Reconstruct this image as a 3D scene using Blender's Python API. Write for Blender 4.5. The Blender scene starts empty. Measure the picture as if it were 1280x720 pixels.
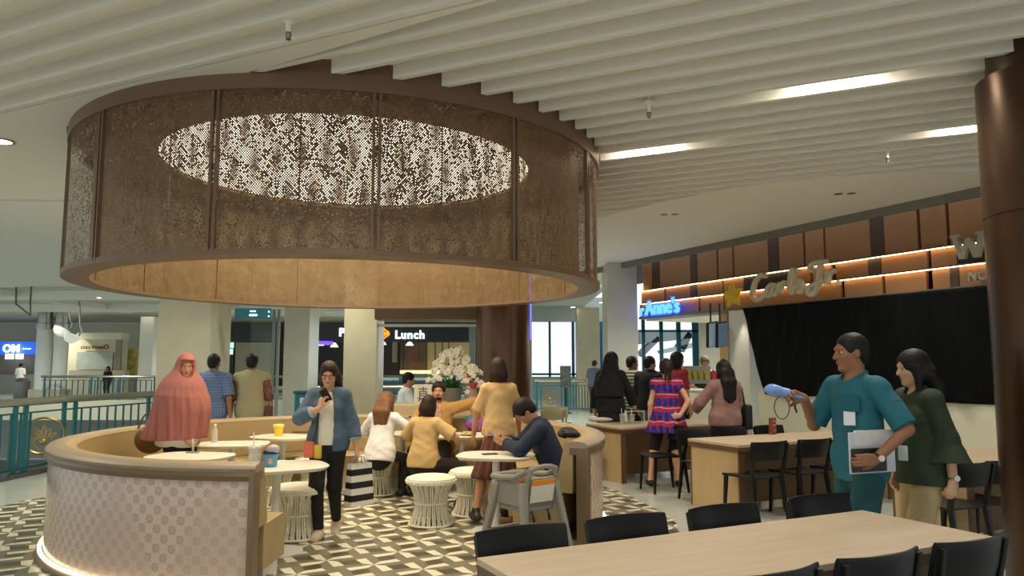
import bpy, bmesh, math, random
import numpy as np
from mathutils import Vector, Matrix
R_ = math.radians
random.seed(7)
SC = bpy.context.scene
COL = SC.collection
PI = math.pi

# ---------------------------------------------------------------- camera
F_PX, PITCH, CAM_H = 935.36, R_(5.85), 1.6
cam_d = bpy.data.cameras.new('camera'); cam = bpy.data.objects.new('camera', cam_d); COL.objects.link(cam)
cam.location = (0, 0, CAM_H); cam.rotation_euler = (PI/2 + PITCH, 0, 0)
cam_d.sensor_width = 36; cam_d.lens = 36*F_PX/1280; cam_d.clip_end = 400
SC.camera = cam

def at(px, py, z=None, D=None):
    """where the line of sight through a point of the 1280x720 frame meets height z, or distance D ahead"""
    x = (px-640)/F_PX; y = (360-py)/F_PX
    d = (x, math.cos(PITCH)-y*math.sin(PITCH), math.sin(PITCH)+y*math.cos(PITCH))
    t = (z-CAM_H)/d[2] if D is None else D/d[1]
    return Vector((d[0]*t, d[1]*t, CAM_H+d[2]*t))

# ---------------------------------------------------------------- names and labels
def tag(o, label=None, cat=None, group=None, kind=None):
    if label: o['label'] = label
    if cat: o['category'] = cat
    if group: o['group'] = group
    if kind: o['kind'] = kind
    return o
def thing(name, label, cat, loc=(0,0,0), rz=0, group=None):
    o = bpy.data.objects.new(name, None); COL.objects.link(o)
    o.location = loc; o.rotation_euler = (0,0,rz); o.empty_display_size = .1
    return tag(o, label, cat, group)
def dup(root, loc, rz, label=None, group=None):
    r = root.copy(); COL.objects.link(r); r.location = loc; r.rotation_euler = (0,0,rz)
    if label: r['label'] = label
    if group: r['group'] = group
    for ch in list(root.children):
        c = ch.copy(); COL.objects.link(c); c.parent = r
        for g in list(ch.children):
            d = g.copy(); COL.objects.link(d); d.parent = c
    return r

# ---------------------------------------------------------------- mesh builder
class MB:
    def __init__(s): s.v = []; s.f = []
    def add(s, vs, fs):
        b = len(s.v); s.v += [tuple(p) for p in vs]; s.f += [tuple(b+i for i in f) for f in fs]; return s
    def box(s, c, size, rz=0, m=None):
        x, y, z = (d/2 for d in size); co, si = math.cos(rz), math.sin(rz)
        vs = []
        for sx, sy, sz in ((-1,-1,-1),(1,-1,-1),(1,1,-1),(-1,1,-1),(-1,-1,1),(1,-1,1),(1,1,1),(-1,1,1)):
            p = Vector((sx*x, sy*y, sz*z))
            if m is not None: p = m @ p
            vs.append((c[0]+p.x*co-p.y*si, c[1]+p.x*si+p.y*co, c[2]+p.z))
        return s.add(vs, [(3,2,1,0),(4,5,6,7),(0,1,5,4),(1,2,6,5),(2,3,7,6),(3,0,4,7)])
    def bar(s, p0, p1, w, d, w1=None, d1=None, up=(0,0,1)):
        """rectangular bar between two points, w across, d along up-ish"""
        p0, p1 = Vector(p0), Vector(p1); t = (p1-p0).normalized(); u = Vector(up)
        a = t.cross(u)
        if a.length < 1e-4: a = t.cross(Vector((0,1,0)))
        a.normalize(); b = a.cross(t).normalized()
        w1 = w if w1 is None else w1; d1 = d if d1 is None else d1
        vs = []
        for p, ww, dd in ((p0, w, d), (p1, w1, d1)):
            for i, j in ((-1,-1),(1,-1),(1,1),(-1,1)): vs.append(p + a*(i*ww/2) + b*(j*dd/2))
        return s.add(vs, [(3,2,1,0),(4,5,6,7),(0,1,5,4),(1,2,6,5),(2,3,7,6),(3,0,4,7)])
    def tube(s, pts, r, n=10, closed=False, flat=None):
        pts = [Vector(p) for p in pts]; k = len(pts)
        rs = r if isinstance(r, (list, tuple)) else [r]*k
        prev = None; vs = []
        for i, p in enumerate(pts):
            if closed: t = pts[(i+1) % k]-pts[i-1]
            else: t = pts[min(i+1, k-1)]-pts[max(i-1, 0)]
            t.normalize()
            if prev is None:
                a = t.cross(Vector((0,0,1)))
                if a.length < 1e-3: a = t.cross(Vector((0,1,0)))
            else: a = prev - t*prev.dot(t)
            a.normalize(); b = t.cross(a); prev = a
            for j in range(n):
                q = a*(math.cos(2*PI*j/n)*rs[i]) + b*(math.sin(2*PI*j/n)*rs[i])
                vs.append(p+q)
        fs = []
        for i in range(k if closed else k-1):
            for j in range(n):
                i2 = (i+1) % k; j2 = (j+1) % n
                fs.append((i*n+j, i*n+j2, i2*n+j2, i2*n+j))
        if not closed:
            fs.append(tuple(range(n-1, -1, -1))); fs.append(tuple((k-1)*n+j for j in range(n)))
        return s.add(vs, fs)
    def lathe(s, prof, c=(0,0,0), n=40, a0=0, a1=2*PI, caps=True):
        full = abs(a1-a0-2*PI) < 1e-6; m = n if full else n+1; k = len(prof); vs = []
        for i in range(m):
            a = a0+(a1-a0)*i/n
            for r, z in prof: vs.append((c[0]+r*math.cos(a), c[1]+r*math.sin(a), c[2]+z))
        fs = []
        for i in range(n):
            i2 = (i+1) % m
            for j in range(k-1): fs.append((i*k+j, i2*k+j, i2*k+j+1, i*k+j+1))
        if caps and full:
            if prof[0][0] > 1e-6: fs.append(tuple(i*k for i in range(m-1, -1, -1)))
            if prof[-1][0] > 1e-6: fs.append(tuple(i*k+k-1 for i in range(m)))
        return s.add(vs, fs)
    def ringsweep(s, poly, c, a0, a1, n):
        """closed (r,z) polygon swept round c from a0 to a1 with end caps"""
        k = len(poly); vs = []
        for i in range(n+1):
            a = a0+(a1-a0)*i/n
            for r, z in poly: vs.append((c[0]+r*math.cos(a), c[1]+r*math.sin(a), c[2]+z))
        fs = []
        for i in range(n):
            for j in range(k):
                j2 = (j+1) % k
                fs.append((i*k+j, (i+1)*k+j, (i+1)*k+j2, i*k+j2))
        if abs(a1-a0) < 2*PI-1e-6:
            fs.append(tuple(range(k))); fs.append(tuple(n*k+j for j in range(k-1, -1, -1)))
        return s.add(vs, fs)
    def prism(s, poly, z0, z1):
        k = len(poly)
        vs = [(p[0], p[1], z0) for p in poly]+[(p[0], p[1], z1) for p in poly]
        fs = [tuple(range(k-1, -1, -1)), tuple(range(k, 2*k))]
        fs += [(i, (i+1) % k, k+(i+1) % k, k+i) for i in range(k)]
        return s.add(vs, fs)
    def vprism(s, poly, o, ax, t, up=(0,0,1)):
        """polygon in the plane (ax, up) at o, given thickness t along ax x up"""
        ax = Vector(ax).normalized(); up = Vector(up); nn = ax.cross(up); o = Vector(o); k = len(poly)
        vs = [o+ax*p[0]+up*p[1] for p in poly]+[o+ax*p[0]+up*p[1]+nn*t for p in poly]
        fs = [tuple(range(k-1, -1, -1)), tuple(range(k, 2*k))]
        fs += [(i, (i+1) % k, k+(i+1) % k, k+i) for i in range(k)]
        return s.add(vs, fs)
    def ball(s, c, r, n=10, m=None):
        rr = r if isinstance(r, (tuple, list)) else (r, r, r); k = n//2
        vs = [(0,0,-1)]+[(math.sin(PI*i/k)*math.cos(2*PI*j/n), math.sin(PI*i/k)*math.sin(2*PI*j/n), -math.cos(PI*i/k)) for i in range(1, k) for j in range(n)]+[(0,0,1)]
        fs = [(0, 1+(j+1) % n, 1+j) for j in range(n)]
        for i in range(k-2):
            for j in range(n): fs.append((1+i*n+j, 1+i*n+(j+1) % n, 1+(i+1)*n+(j+1) % n, 1+(i+1)*n+j))
        fs += [(1+(k-2)*n+j, 1+(k-2)*n+(j+1) % n, len(vs)-1) for j in range(n)]
        out = []
        for p in vs:
            q = Vector((p[0]*rr[0], p[1]*rr[1], p[2]*rr[2]))
            if m is not None: q = m @ q
            out.append(q+Vector(c))
        return s.add(out, fs)
    def build(s, name, mat, parent=None, smooth=False, bevel=0, seg=2, angle=35, fix=True):
        me = bpy.data.meshes.new(name); me.from_pydata(s.v, [], s.f); me.update()
        if fix:
            bm = bmesh.new(); bm.from_mesh(me); bmesh.ops.recalc_face_normals(bm, faces=bm.faces); bm.to_mesh(me); bm.free()
        o = bpy.data.objects.new(name, me); COL.objects.link(o)
        if mat: me.materials.append(mat)
        if parent: o.parent = parent
        if smooth:
            for p in me.polygons: p.use_smooth = True
            if angle < 179:
                try: me.set_sharp_from_angle(angle=R_(angle))
                except Exception: pass
        if bevel:
            b = o.modifiers.new('bevel', 'BEVEL'); b.width = bevel; b.segments = seg; b.limit_method = 'ANGLE'; b.angle_limit = R_(40)
        return o

def structure(o, kind='structure'): o['kind'] = kind; return o
def catmull(pts, n=6, closed=False):
    pts = [Vector(p) for p in pts]; out = []; k = len(pts)
    for i in range(k if closed else k-1):
        p0 = pts[i-1] if (closed or i > 0) else pts[0]; p1 = pts[i]; p2 = pts[(i+1) % k]
        p3 = pts[(i+2) % k] if (closed or i+2 < k) else pts[-1]
        for j in range(n):
            t = j/n
            out.append(.5*((2*p1)+(p2-p0)*t+(2*p0-5*p1+4*p2-p3)*t*t+(3*p1-p0-3*p2+p3)*t**3))
    if not closed: out.append(pts[-1])
    return out
def squircle(a, b, n=40, e=3.2):
    out = []
    for i in range(n):
        t = 2*PI*i/n; c, s_ = math.cos(t), math.sin(t)
        out.append((a*math.copysign(abs(c)**(2/e), c), b*math.copysign(abs(s_)**(2/e), s_)))
    return out

# ---------------------------------------------------------------- materials
def lin(c):
    return tuple(((x/255)/12.92 if x/255 <= .04045 else ((x/255+.055)/1.055)**2.4) for x in c)
_M = {}
def mat(name, rgb, rough=.6, metal=0, emit=0, ecol=None, spec=.5, noise=0, nscale=8, bump=0, bscale=40, alpha=1, trans=0, coat=0, sheen=0):
    if name in _M: return _M[name]
    m = bpy.data.materials.new(name); m.use_nodes = True; nt = m.node_tree; b = nt.nodes['Principled BSDF']
    c = lin(rgb)
    b.inputs['Base Color'].default_value = (*c, 1); b.inputs['Roughness'].default_value = rough; b.inputs['Metallic'].default_value = metal
    b.inputs['Specular IOR Level'].default_value = spec; b.inputs['Alpha'].default_value = alpha; b.inputs['Transmission Weight'].default_value = trans
    b.inputs['Coat Weight'].default_value = coat; b.inputs['Sheen Weight'].default_value = sheen
    if emit:
        b.inputs['Emission Color'].default_value = (*lin(ecol or rgb), 1); b.inputs['Emission Strength'].default_value = emit
    if noise or bump:
        tc = nt.nodes.new('ShaderNodeTexCoord')
        if noise:
            n = nt.nodes.new('ShaderNodeTexNoise'); n.inputs['Scale'].default_value = nscale; n.inputs['Detail'].default_value = 4
            nt.links.new(tc.outputs['Object'], n.inputs['Vector'])
            r = nt.nodes.new('ShaderNodeMapRange'); r.inputs[1].default_value = .25; r.inputs[2].default_value = .75; r.inputs[3].default_value = 1-noise; r.inputs[4].default_value = 1+noise
            nt.links.new(n.outputs['Fac'], r.inputs[0])
            h = nt.nodes.new('ShaderNodeMix'); h.data_type = 'RGBA'; h.blend_type = 'MULTIPLY'; h.inputs[0].default_value = 1
            h.inputs[6].default_value = (*c, 1); nt.links.new(r.outputs[0], h.inputs[7]); nt.links.new(h.outputs[2], b.inputs['Base Color'])
        if bump:
            n2 = nt.nodes.new('ShaderNodeTexNoise'); n2.inputs['Scale'].default_value = bscale; n2.inputs['Detail'].default_value = 3
            nt.links.new(tc.outputs['Object'], n2.inputs['Vector'])
            bp = nt.nodes.new('ShaderNodeBump'); bp.inputs['Strength'].default_value = bump; bp.inputs['Distance'].default_value = .02
            nt.links.new(n2.outputs['Fac'], bp.inputs['Height']); nt.links.new(bp.outputs[0], b.inputs['Normal'])
    _M[name] = m; return m
class NT:
    """small helper to write node maths"""
    def __init__(s, m): s.nt = m.node_tree; s.b = s.nt.nodes['Principled BSDF']
    def val(s, a, sock):
        if isinstance(a, (int, float)): sock.default_value = a
        else: s.nt.links.new(a, sock)
    def m(s, op, a, b=0, c=0):
        n = s.nt.nodes.new('ShaderNodeMath'); n.operation = op
        for i, q in enumerate((a, b, c)): s.val(q, n.inputs[i])
        return n.outputs[0]
    def pos(s, kind='Object'):
        t = s.nt.nodes.new('ShaderNodeTexCoord'); x = s.nt.nodes.new('ShaderNodeSeparateXYZ')
        s.nt.links.new(t.outputs[kind], x.inputs[0]); return x.outputs[0], x.outputs[1], x.outputs[2]
    def vec(s, x, y, z=0):
        n = s.nt.nodes.new('ShaderNodeCombineXYZ')
        for i, q in enumerate((x, y, z)): s.val(q, n.inputs[i])
        return n.outputs[0]
    def mix(s, f, a, b):
        n = s.nt.nodes.new('ShaderNodeMix'); n.data_type = 'RGBA'; s.val(f, n.inputs[0])
        for q, i in ((a, 6), (b, 7)):
            if isinstance(q, tuple): n.inputs[i].default_value = (*lin(q), 1)
            else: s.nt.links.new(q, n.inputs[i])
        return n.outputs[2]
    def noise(s, v, scale, detail=3):
        n = s.nt.nodes.new('ShaderNodeTexNoise'); n.inputs['Scale'].default_value = scale; n.inputs['Detail'].default_value = detail
        if v is not None: s.nt.links.new(v, n.inputs['Vector'])
        return n.outputs['Fac']
    def white(s, v):
        n = s.nt.nodes.new('ShaderNodeTexWhiteNoise'); n.noise_dimensions = '3D'; s.nt.links.new(v, n.inputs['Vector']); return n.outputs['Value']
    def base(s, c): s.nt.links.new(c, s.b.inputs['Base Color'])
    def link(s, o, name): s.nt.links.new(o, s.b.inputs[name])

def wood(name, c1, c2, axis=0, rough=.45, scale=3.):
    if name in _M: return _M[name]
    m = mat(name, c1, rough); n = NT(m); x, y, z = n.pos()
    P = [x, y, z]; Q = [n.m('MULTIPLY', p, (1.2 if i == axis else 26.)) for i, p in enumerate(P)]
    f = n.noise(n.vec(*Q), scale, 4)
    g = n.noise(n.vec(*[n.m('MULTIPLY', p, (.3 if i == axis else 5.)) for i, p in enumerate(P)]), 2., 2)
    f = n.m('ADD', n.m('MULTIPLY', f, .7), n.m('MULTIPLY', g, .5))
    f = n.m('MULTIPLY', n.m('SUBTRACT', f, .38), 2.4); f = n.m('MINIMUM', n.m('MAXIMUM', f, 0), 1)
    n.base(n.mix(f, c1, c2)); return m

def text(name, body, m, loc, ax, size, ext=.02, parent=None, shear=0, offset=0, align='LEFT', spacing=1.):
    cu = bpy.data.curves.new(name, 'FONT'); cu.body = body; cu.size = size; cu.extrude = ext; cu.shear = shear; cu.offset = offset
    cu.align_x = align; cu.space_character = spacing; cu.resolution_u = 4
    o = bpy.data.objects.new(name, cu); COL.objects.link(o)
    ax = Vector(ax).normalized(); up = Vector((0,0,1)); nn = ax.cross(up)
    M3 = Matrix((ax, up, nn)).transposed(); M4 = M3.to_4x4(); M4.translation = Vector(loc)
    if parent:
        o.parent = parent; o.matrix_parent_inverse = Matrix.Identity(4)
        pm = Matrix.Translation(parent.location) @ parent.rotation_euler.to_matrix().to_4x4()
        o.matrix_basis = pm.inverted() @ M4
    else: o.matrix_basis = M4
    cu.materials.append(m)
    bpy.context.view_layer.update()
    me = bpy.data.meshes.new_from_object(o.evaluated_get(bpy.context.evaluated_depsgraph_get()))
    o2 = bpy.data.objects.new(name, me); COL.objects.link(o2); o2.parent = parent; o2.matrix_basis = o.matrix_basis.copy()
    bpy.data.objects.remove(o); o2.name = name
    return o2

# the food court is laid out on two directions: VV along the tables, UU along the shop fronts
A_V = R_(26.25)
VV = Vector((math.cos(A_V), math.sin(A_V), 0)); UU = Vector((-math.sin(A_V), math.cos(A_V), 0))
def uv(v, u, z=0): p = VV*v+UU*u; return Vector((p.x, p.y, z))
# ================================================================ materials of the setting
M_white = mat('white_paint', (238,235,224), .75)
M_ceil = mat('ceiling_paint', (238,234,224), .8)
M_stone = mat('beige_stone', (188,180,152), .28, noise=.1, nscale=2.5)
M_stone2 = mat('pale_stone', (205,205,190), .22, noise=.08, nscale=2.)
M_floor = mat('polished_floor', (196,200,192), .12, noise=.05, nscale=1.5)
M_dark = mat('near_black', (20,20,20), .5)
M_teal = mat('teal_metal', (22,104,112), .4, .2)
M_steel = mat('brushed_steel', (170,170,165), .25, .9)
M_cream = mat('cream_laminate', (226,222,196), .35)
M_bronze = mat('bronze_metal', (98,70,46), .30, .6, noise=.12, nscale=3)
M_collar = mat('bronze_lacquer', (128,102,80), .42, .35)

def floor_pattern():
    m = mat('star_tile', (200,195,175), .32); n = NT(m); x, y, _ = n.pos()
    S = .431; a = -R_(17.5); org = at(497.3, 690.4, 0)
    dx = n.m('SUBTRACT', x, org.x); dy = n.m('SUBTRACT', y, org.y)
    u = n.m('DIVIDE', n.m('ADD', n.m('MULTIPLY', dx, math.cos(a)), n.m('MULTIPLY', dy, math.sin(a))), S)
    v = n.m('DIVIDE', n.m('SUBTRACT', n.m('MULTIPLY', dy, math.cos(a)), n.m('MULTIPLY', dx, math.sin(a))), S)
    qx = n.m('SUBTRACT', u, n.m('ROUND', u)); qy = n.m('SUBTRACT', v, n.m('ROUND', v))
    ang = n.m('ADD', n.m('ARCTAN2', qy, qx), 2*PI); k = n.m('FLOOR', n.m('DIVIDE', ang, PI/4))
    phi = n.m('SUBTRACT', ang, n.m('MULTIPLY', k, PI/4)); r = n.m('SQRT', n.m('ADD', n.m('MULTIPLY', qx, qx), n.m('MULTIPLY', qy, qy)))
    odd = n.m('MODULO', k, 2)
    ax = n.m('ABSOLUTE', qx); ay = n.m('ABSOLUTE', qy); X = n.m('MAXIMUM', ax, ay); Y = n.m('MINIMUM', ax, ay)
    l1 = n.m('GREATER_THAN', n.m('SUBTRACT', n.m('MULTIPLY', Y, .26), n.m('MULTIPLY', n.m('SUBTRACT', X, .24), .21)), 0)
    l2 = n.m('LESS_THAN', n.m('ADD', n.m('MULTIPLY', n.m('SUBTRACT', X, .5), .16), n.m('MULTIPLY', n.m('SUBTRACT', Y, .21), .13)), 0)
    cc = n.mix(l2, (128,122,100), (82,75,58))
    ca = n.mix(odd, (124,118,97), (232,226,202))
    n.base(n.mix(n.m('MULTIPLY', l1, l2), cc, ca)); return m
M_pat = floor_pattern()

# ================================================================ floors
def slab(name, poly, z0, z1, m): return structure(MB().prism(poly, z0, z1).build(name, m))
rail_pts = [(-7.42,2.5),(-7.3,8),(-7.2,10.6),(-7.1,12.4),(-6.8,14.0),(-6.35,16.2)]
rail_pts2 = rail_pts+[(-5.4,17.6),(-3,18.6),(.2,18.6)]
floor_poly = rail_pts2+[(.7,26),(3.2,26),(3.4,34.5),(-60,34.5),(-60,75),(60,75),(60,-25),(-7.42,-25)]
slab('floor', floor_poly, -.6, 0, M_floor)
slab('floor_lower_level', [(-60,-25),(10,-25),(10,75),(-60,75)], -4.9, -4.8, mat('lower_floor', (190,196,186), .3))
edge = [at(852,668,0), at(846,655,0), at(826,640,0), at(800,627,0), at(772,614,0)]
pat = [(p.x, p.y) for p in edge]+[(.4,11.6),(-1.6,12.0),(-3.6,11.4)]+[(at(65,621,0).x, at(65,621,0).y), (at(0,633,0).x, at(0,633,0).y)]+[(-6.6,7.2),(-5.9,4.6),(-3,2.2),(0,2.2),(1.5,4.2),(1.75,6.0)]
pat = [(p.x, p.y) for p in catmull([(a, b, 0) for a, b in pat], 6, True)]
structure(MB().prism(pat, .0005, .004).build('floor_patterned_tile', M_pat))
kerb = [(x+.02, y) for x, y in rail_pts2[1:]]
mb = MB()
for (x0, y0), (x1, y1) in zip(kerb, kerb[1:]): mb.bar((x0+.1,y0,.03), (x1+.1,y1,.03), .2, .06)
structure(mb.build('trim_1', mat('dark_granite', (46,44,38), .15)))

# ================================================================ ceilings
W = Vector((-.9026,.4305,0)); NN = Vector((.4305,.9026,0))
DC = Vector((-1.724,7.915,0)); DR = 2.63           # the round canopy
ZB, ZC = 3.72, 3.83
n0 = NN.dot(at(118,107.7,ZB))
rb = [at(px,py,ZB) for px,py in ((1300,210),(1230,213),(1120,216),(1000,223),(900,238),(830,252),(765,268))]
k_end = rb[-1]+(rb[-1]-rb[-2])*6
rbx = [Vector((6.05,7.9,ZB))]+rb+[k_end]
bbx = [uv(8.9,-14)]+rbx
ceil_poly = [(-30,-8)]+[(uv(8.9,u).x, uv(8.9,u).y) for u in (-12,30)]+[(-30,40)]
def seg_hit(p, d, a, b):
    """parameter t along p + d t where it crosses a-b, or None"""
    e = b-a; den = d.x*e.y-d.y*e.x
    if abs(den) < 1e-9: return None
    q = a-p; t = (q.x*e.y-q.y*e.x)/den; s_ = (q.x*d.y-q.y*d.x)/den
    return t if 0 <= s_ <= 1 else None
# upper board above the baffles, plain boards to the right and to the left at baffle level
slab('ceiling_board', [(-16,-6),(uv(8.9,-12).x,uv(8.9,-12).y),(uv(8.9,14).x,uv(8.9,14).y),(-16,22)], ZC, ZC+.06, M_ceil)
right = [(p.x,p.y) for p in rbx]+[(uv(8.9,30).x, uv(8.9,30).y)]
slab('ceiling_right', right, ZB, ZC-.002, M_white)
pl = [NN*(3.92-.281+.068)+W*t for t in (2.2, 14)]
NL = 3.92-.281+.068
q0 = NN*NL+W*1.55
leftp = [(q0.x,q0.y),(pl[1].x,pl[1].y),(-14,10.3),(-4.1,9.35)]
ang = [R_(a) for a in range(146, 178, 4)]
leftp += []
slab('ceiling_left', [(q0.x,q0.y)]+[(pl[1].x,pl[1].y),(-16,9.6),(-3.7,9.6)]+[(DC.x+(DR+.03)*math.cos(R_(a)), DC.y+(DR+.03)*math.sin(R_(a))) for a in range(140,214,4)], ZB, ZC-.002, M_white)
slab('ceiling_left_far', [(-18,9.6),(-3.0,9.6),(-4.2,17),(-18,17)], 3.9, 4.0, mat('greenish_ceiling', (196,197,182), .8))  # higher board, darker and greener than the near ceiling paint
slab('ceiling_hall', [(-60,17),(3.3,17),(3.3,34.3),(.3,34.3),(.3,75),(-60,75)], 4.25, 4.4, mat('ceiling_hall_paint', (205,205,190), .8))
slab('ceiling_shop', [(uv(8.6,-12).x,uv(8.6,-12).y),(uv(8.6,30).x,uv(8.6,30).y),(uv(16,30).x,uv(16,30).y),(uv(16,-12).x,uv(16,-12).y)], 4.5, 4.6, mat('brown_ceiling', (70,56,44), .8))
# coffers of the hall ceiling
mb = MB()
for y_ in (17.1, 22, 27, 33): mb.box((-22,y_,4.1), (40,.5,.34))
structure(mb.build('trim_2', M_ceil, bevel=.02))
mb = MB()
for x_ in (-8.4,-12.6,-18,-24): mb.box((x_,26,4.13), (.5,18,.24))
structure(mb.build('trim_3', M_ceil, bevel=.02))
structure(MB().bar(uv(8.93,-12,3.68), uv(8.93,30,3.68), .06, .15).build('trim_4', mat('grey_edge', (120,120,108), .6)))

def baffles():
    lab = thing('ceiling_baffles', 'white linear baffles running across the ceiling beside the round canopy', 'ceiling panel')
    lab['kind'] = 'structure'
    k = -16
    while k < 46:
        off = 3.92+.281*k; p = NN*off
        tr = None
        for a, b in zip(bbx, bbx[1:]):
            t = seg_hit(p, W, a, b)
            if t is not None: tr = t if tr is None else max(tr, t)
        if tr is None:
            if off > 3.7: k += 1; continue
            tr = -14
        segs = []
        q = DC-p; h = q.dot(NN); tc = q.dot(W)
        if abs(h) < DR+.03:
            half = math.sqrt((DR+.03)**2-h*h); segs.append((tr, tc-half))
            if off < 3.7: segs.append((tc+half, 12))
        else:
            segs.append((tr, 12 if off < 3.7 else (tc if off > 9 else 12)))
        for s0, s1 in segs:
            if s1-s0 < .3: continue
            a, b = p+W*s0, p+W*s1
            mb = MB(); z0, z1 = ZB, ZC+.004
            vs = []
            for e, ex in ((a, s0), (b, s1)):
                for dn, z in ((0,z0),(.05,z0),(.07,z1),(0,z1)):
                    # ends follow the canopy rim
                    ee = e
                    if s1 == tc-(math.sqrt(max((DR+.03)**2-h*h,0))) and ex == s1 and dn:
                        hh = h-dn; 
                        if abs(hh) < DR+.03: ee = p+W*(tc-math.sqrt((DR+.03)**2-hh*hh))
                    vs.append((ee.x+NN.x*dn, ee.y+NN.y*dn, z))
            mb.add(vs, [(3,2,1,0),(4,5,6,7),(0,1,5,4),(1,2,6,5),(2,3,7,6),(3,0,4,7)])
            mb.build('baffle', M_ceil, lab)
        k += 1
baffles()

# ================================================================ round canopy
def perforated(name, c1, c2, open_, gold=False):
    m = mat(name, c1, .42, .35); n = NT(m); x, y, z = n.pos()
    th = n.m('ARCTAN2', y, x); s = n.m('MULTIPLY', th, DR)
    P = .0150
    a = n.m('DIVIDE', n.m('ADD', s, z), P*1.4142); b = n.m('DIVIDE', n.m('SUBTRACT', s, z), P*1.4142)
    ca, cb = n.m('FLOOR', a), n.m('FLOOR', b)
    fa = n.m('SUBTRACT', n.m('SUBTRACT', a, ca), .5); fb = n.m('SUBTRACT', n.m('SUBTRACT', b, cb), .5)
    d = n.m('SQRT', n.m('ADD', n.m('MULTIPLY', fa, fa), n.m('MULTIPLY', fb, fb)))
    rnd = n.white(n.vec(ca, cb, 3.))
    # clusters of closed holes: rosettes and broken lines
    c4a, c4b = n.m('FLOOR', n.m('DIVIDE', a, 5.)), n.m('FLOOR', n.m('DIVIDE', b, 5.))
    rn2 = n.white(n.vec(c4a, c4b, 9.))
    # big triangles
    tri = n.m('PINGPONG', n.m('MULTIPLY', s, 1.35), .62); tz = n.m('MULTIPLY', n.m('ADD', z, .6), .75)
    zone = n.m('GREATER_THAN', tz, tri)
    thr = n.m('ADD', n.m('ADD', .02, n.m('MULTIPLY', zone, .10)), n.m('MULTIPLY', n.m('GREATER_THAN', rn2, .80), .22))
    keep = n.m('GREATER_THAN', rnd, thr)
    hole = n.m('MULTIPLY', n.m('LESS_THAN', d, open_), keep)
    edge = n.m('GREATER_THAN', n.m('ABSOLUTE', n.m('SUBTRACT', z, 0)), .0)
    n.link(n.m('SUBTRACT', 1, hole), 'Alpha')
    n.base(n.mix(n.m('MULTIPLY', rn2, .8), c1, c2))
    return m
def canopy():
    zb, zp, zt = 2.382, 3.605, ZC
    t = thing('canopy_lantern', 'huge round perforated bronze canopy hung over the curved sofa', 'ceiling light', (DC.x,DC.y,zb))
    M_perf = perforated('perforated_bronze', (154,126,102), (130,104,82), .475)
    M_in = perforated('perforated_gold', (136,112,78), (114,92,60), .27)
    H = zp-zb; HI = 3.67-zb
    a_cam = math.atan2(-DC.y, -DC.x)
    first = a_cam+R_(3.7)
    N = 14
    for i in range(N):
        a0 = first+2*PI*i/N; a1 = first+2*PI*(i+1)/N
        MB().lathe([(DR-.012,.03),(DR-.012,H)], n=24, a0=a0, a1=a1, caps=False).build('perforated_panel', M_perf, t, smooth=True, angle=180)
        c, s_ = math.cos(a0), math.sin(a0)
        fr = MB(); 
        for da in (-.0085, .0085):
            fr.bar((DR*math.cos(a0+da), DR*math.sin(a0+da), .02), (DR*math.cos(a0+da), DR*math.sin(a0+da), H), .02, .03, up=(c,s_,0))
        fr.build('mullion', M_collar, t)
    for i in range(N):
        a0 = first+2*PI*(i+.5)/N; a1 = first+2*PI*(i+1.5)/N
        MB().lathe([(DR-.2,.03),(DR-.2,HI)], n=20, a0=a0, a1=a1, caps=False).build('inner_panel', M_in, t, smooth=True, angle=180)
        MB().bar(((DR-.205)*math.cos(a0),(DR-.205)*math.sin(a0),.03), ((DR-.205)*math.cos(a0),(DR-.205)*math.sin(a0),HI), .012, .012).build('inner_joint', M_collar, t)
    MB().ringsweep([(DR-.215,.0),(DR+.012,.0),(DR+.012,.045),(DR-.215,.03)], (0,0,0), 0, 2*PI, 120).build('bottom_rim', M_collar, t, smooth=True)
    MB().ringsweep([(DR-.03,H),(DR+.02,H),(DR+.02,zt-zb-.002),(DR-.03,zt-zb-.002)], (0,0,0), 0, 2*PI, 120).build('collar', M_collar, t, smooth=True)
    MB().ringsweep([(1.90,HI),(DR-.04,HI),(DR-.04,HI+.03),(1.90,HI+.03)], (0,0,0), 0, 2*PI, 96).build('inner_ceiling', mat('gold_board', (150,122,88), .6), t, smooth=True)
    d = MB().lathe([(0.001,HI+.05),(1.93,HI+.05)], n=96, caps=False).build('light_disc', mat('lit_disc', (255,240,212), .6, emit=1.9, ecol=(255,242,218)), t)
    return t
canopy()

# ================================================================ columns
def round_column(name, label, c, r, z1, seam, m=None):
    t = thing(name, label, 'column', (c[0],c[1],0)); 
    MB().lathe([(r,0),(r,seam-.004),(r-.006,seam-.004),(r-.006,seam+.004),(r,seam+.004),(r,z1)], n=64).build('shaft', m or M_bronze, t, smooth=True)
    MB().lathe([(r+.02,0),(r+.02,.1),(r,.1)], n=64).build('base', M_collar, t, smooth=True)
    return t
rc = at(1234,200,2.6); 
rcol = round_column('bronze_column', 'bronze clad round column at the right edge in front of the shops', (3.78,5.05), .47, 3.60, 2.62, mat('dark_bronze_clad', (74,52,34), .3, .6, noise=.12, nscale=3))
MB().lathe([(.40,3.6),(.40,ZC)], n=48).build('neck', mat('dark_bronze', (66,48,36), .4, .5), rcol, smooth=True)
bc = at(630,450,D=12.4)
bcol = round_column('bronze_column', 'brown metal round column behind the curved sofa, blue light down its edge', (bc.x,bc.y), .46, 3.69, 2.2)
MB().box((.43,-.16,2.65), (.03,.03,1.3)).build('blue_light_strip', mat('blue_led', (70,80,255), .5, emit=2.5), bcol)

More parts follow.
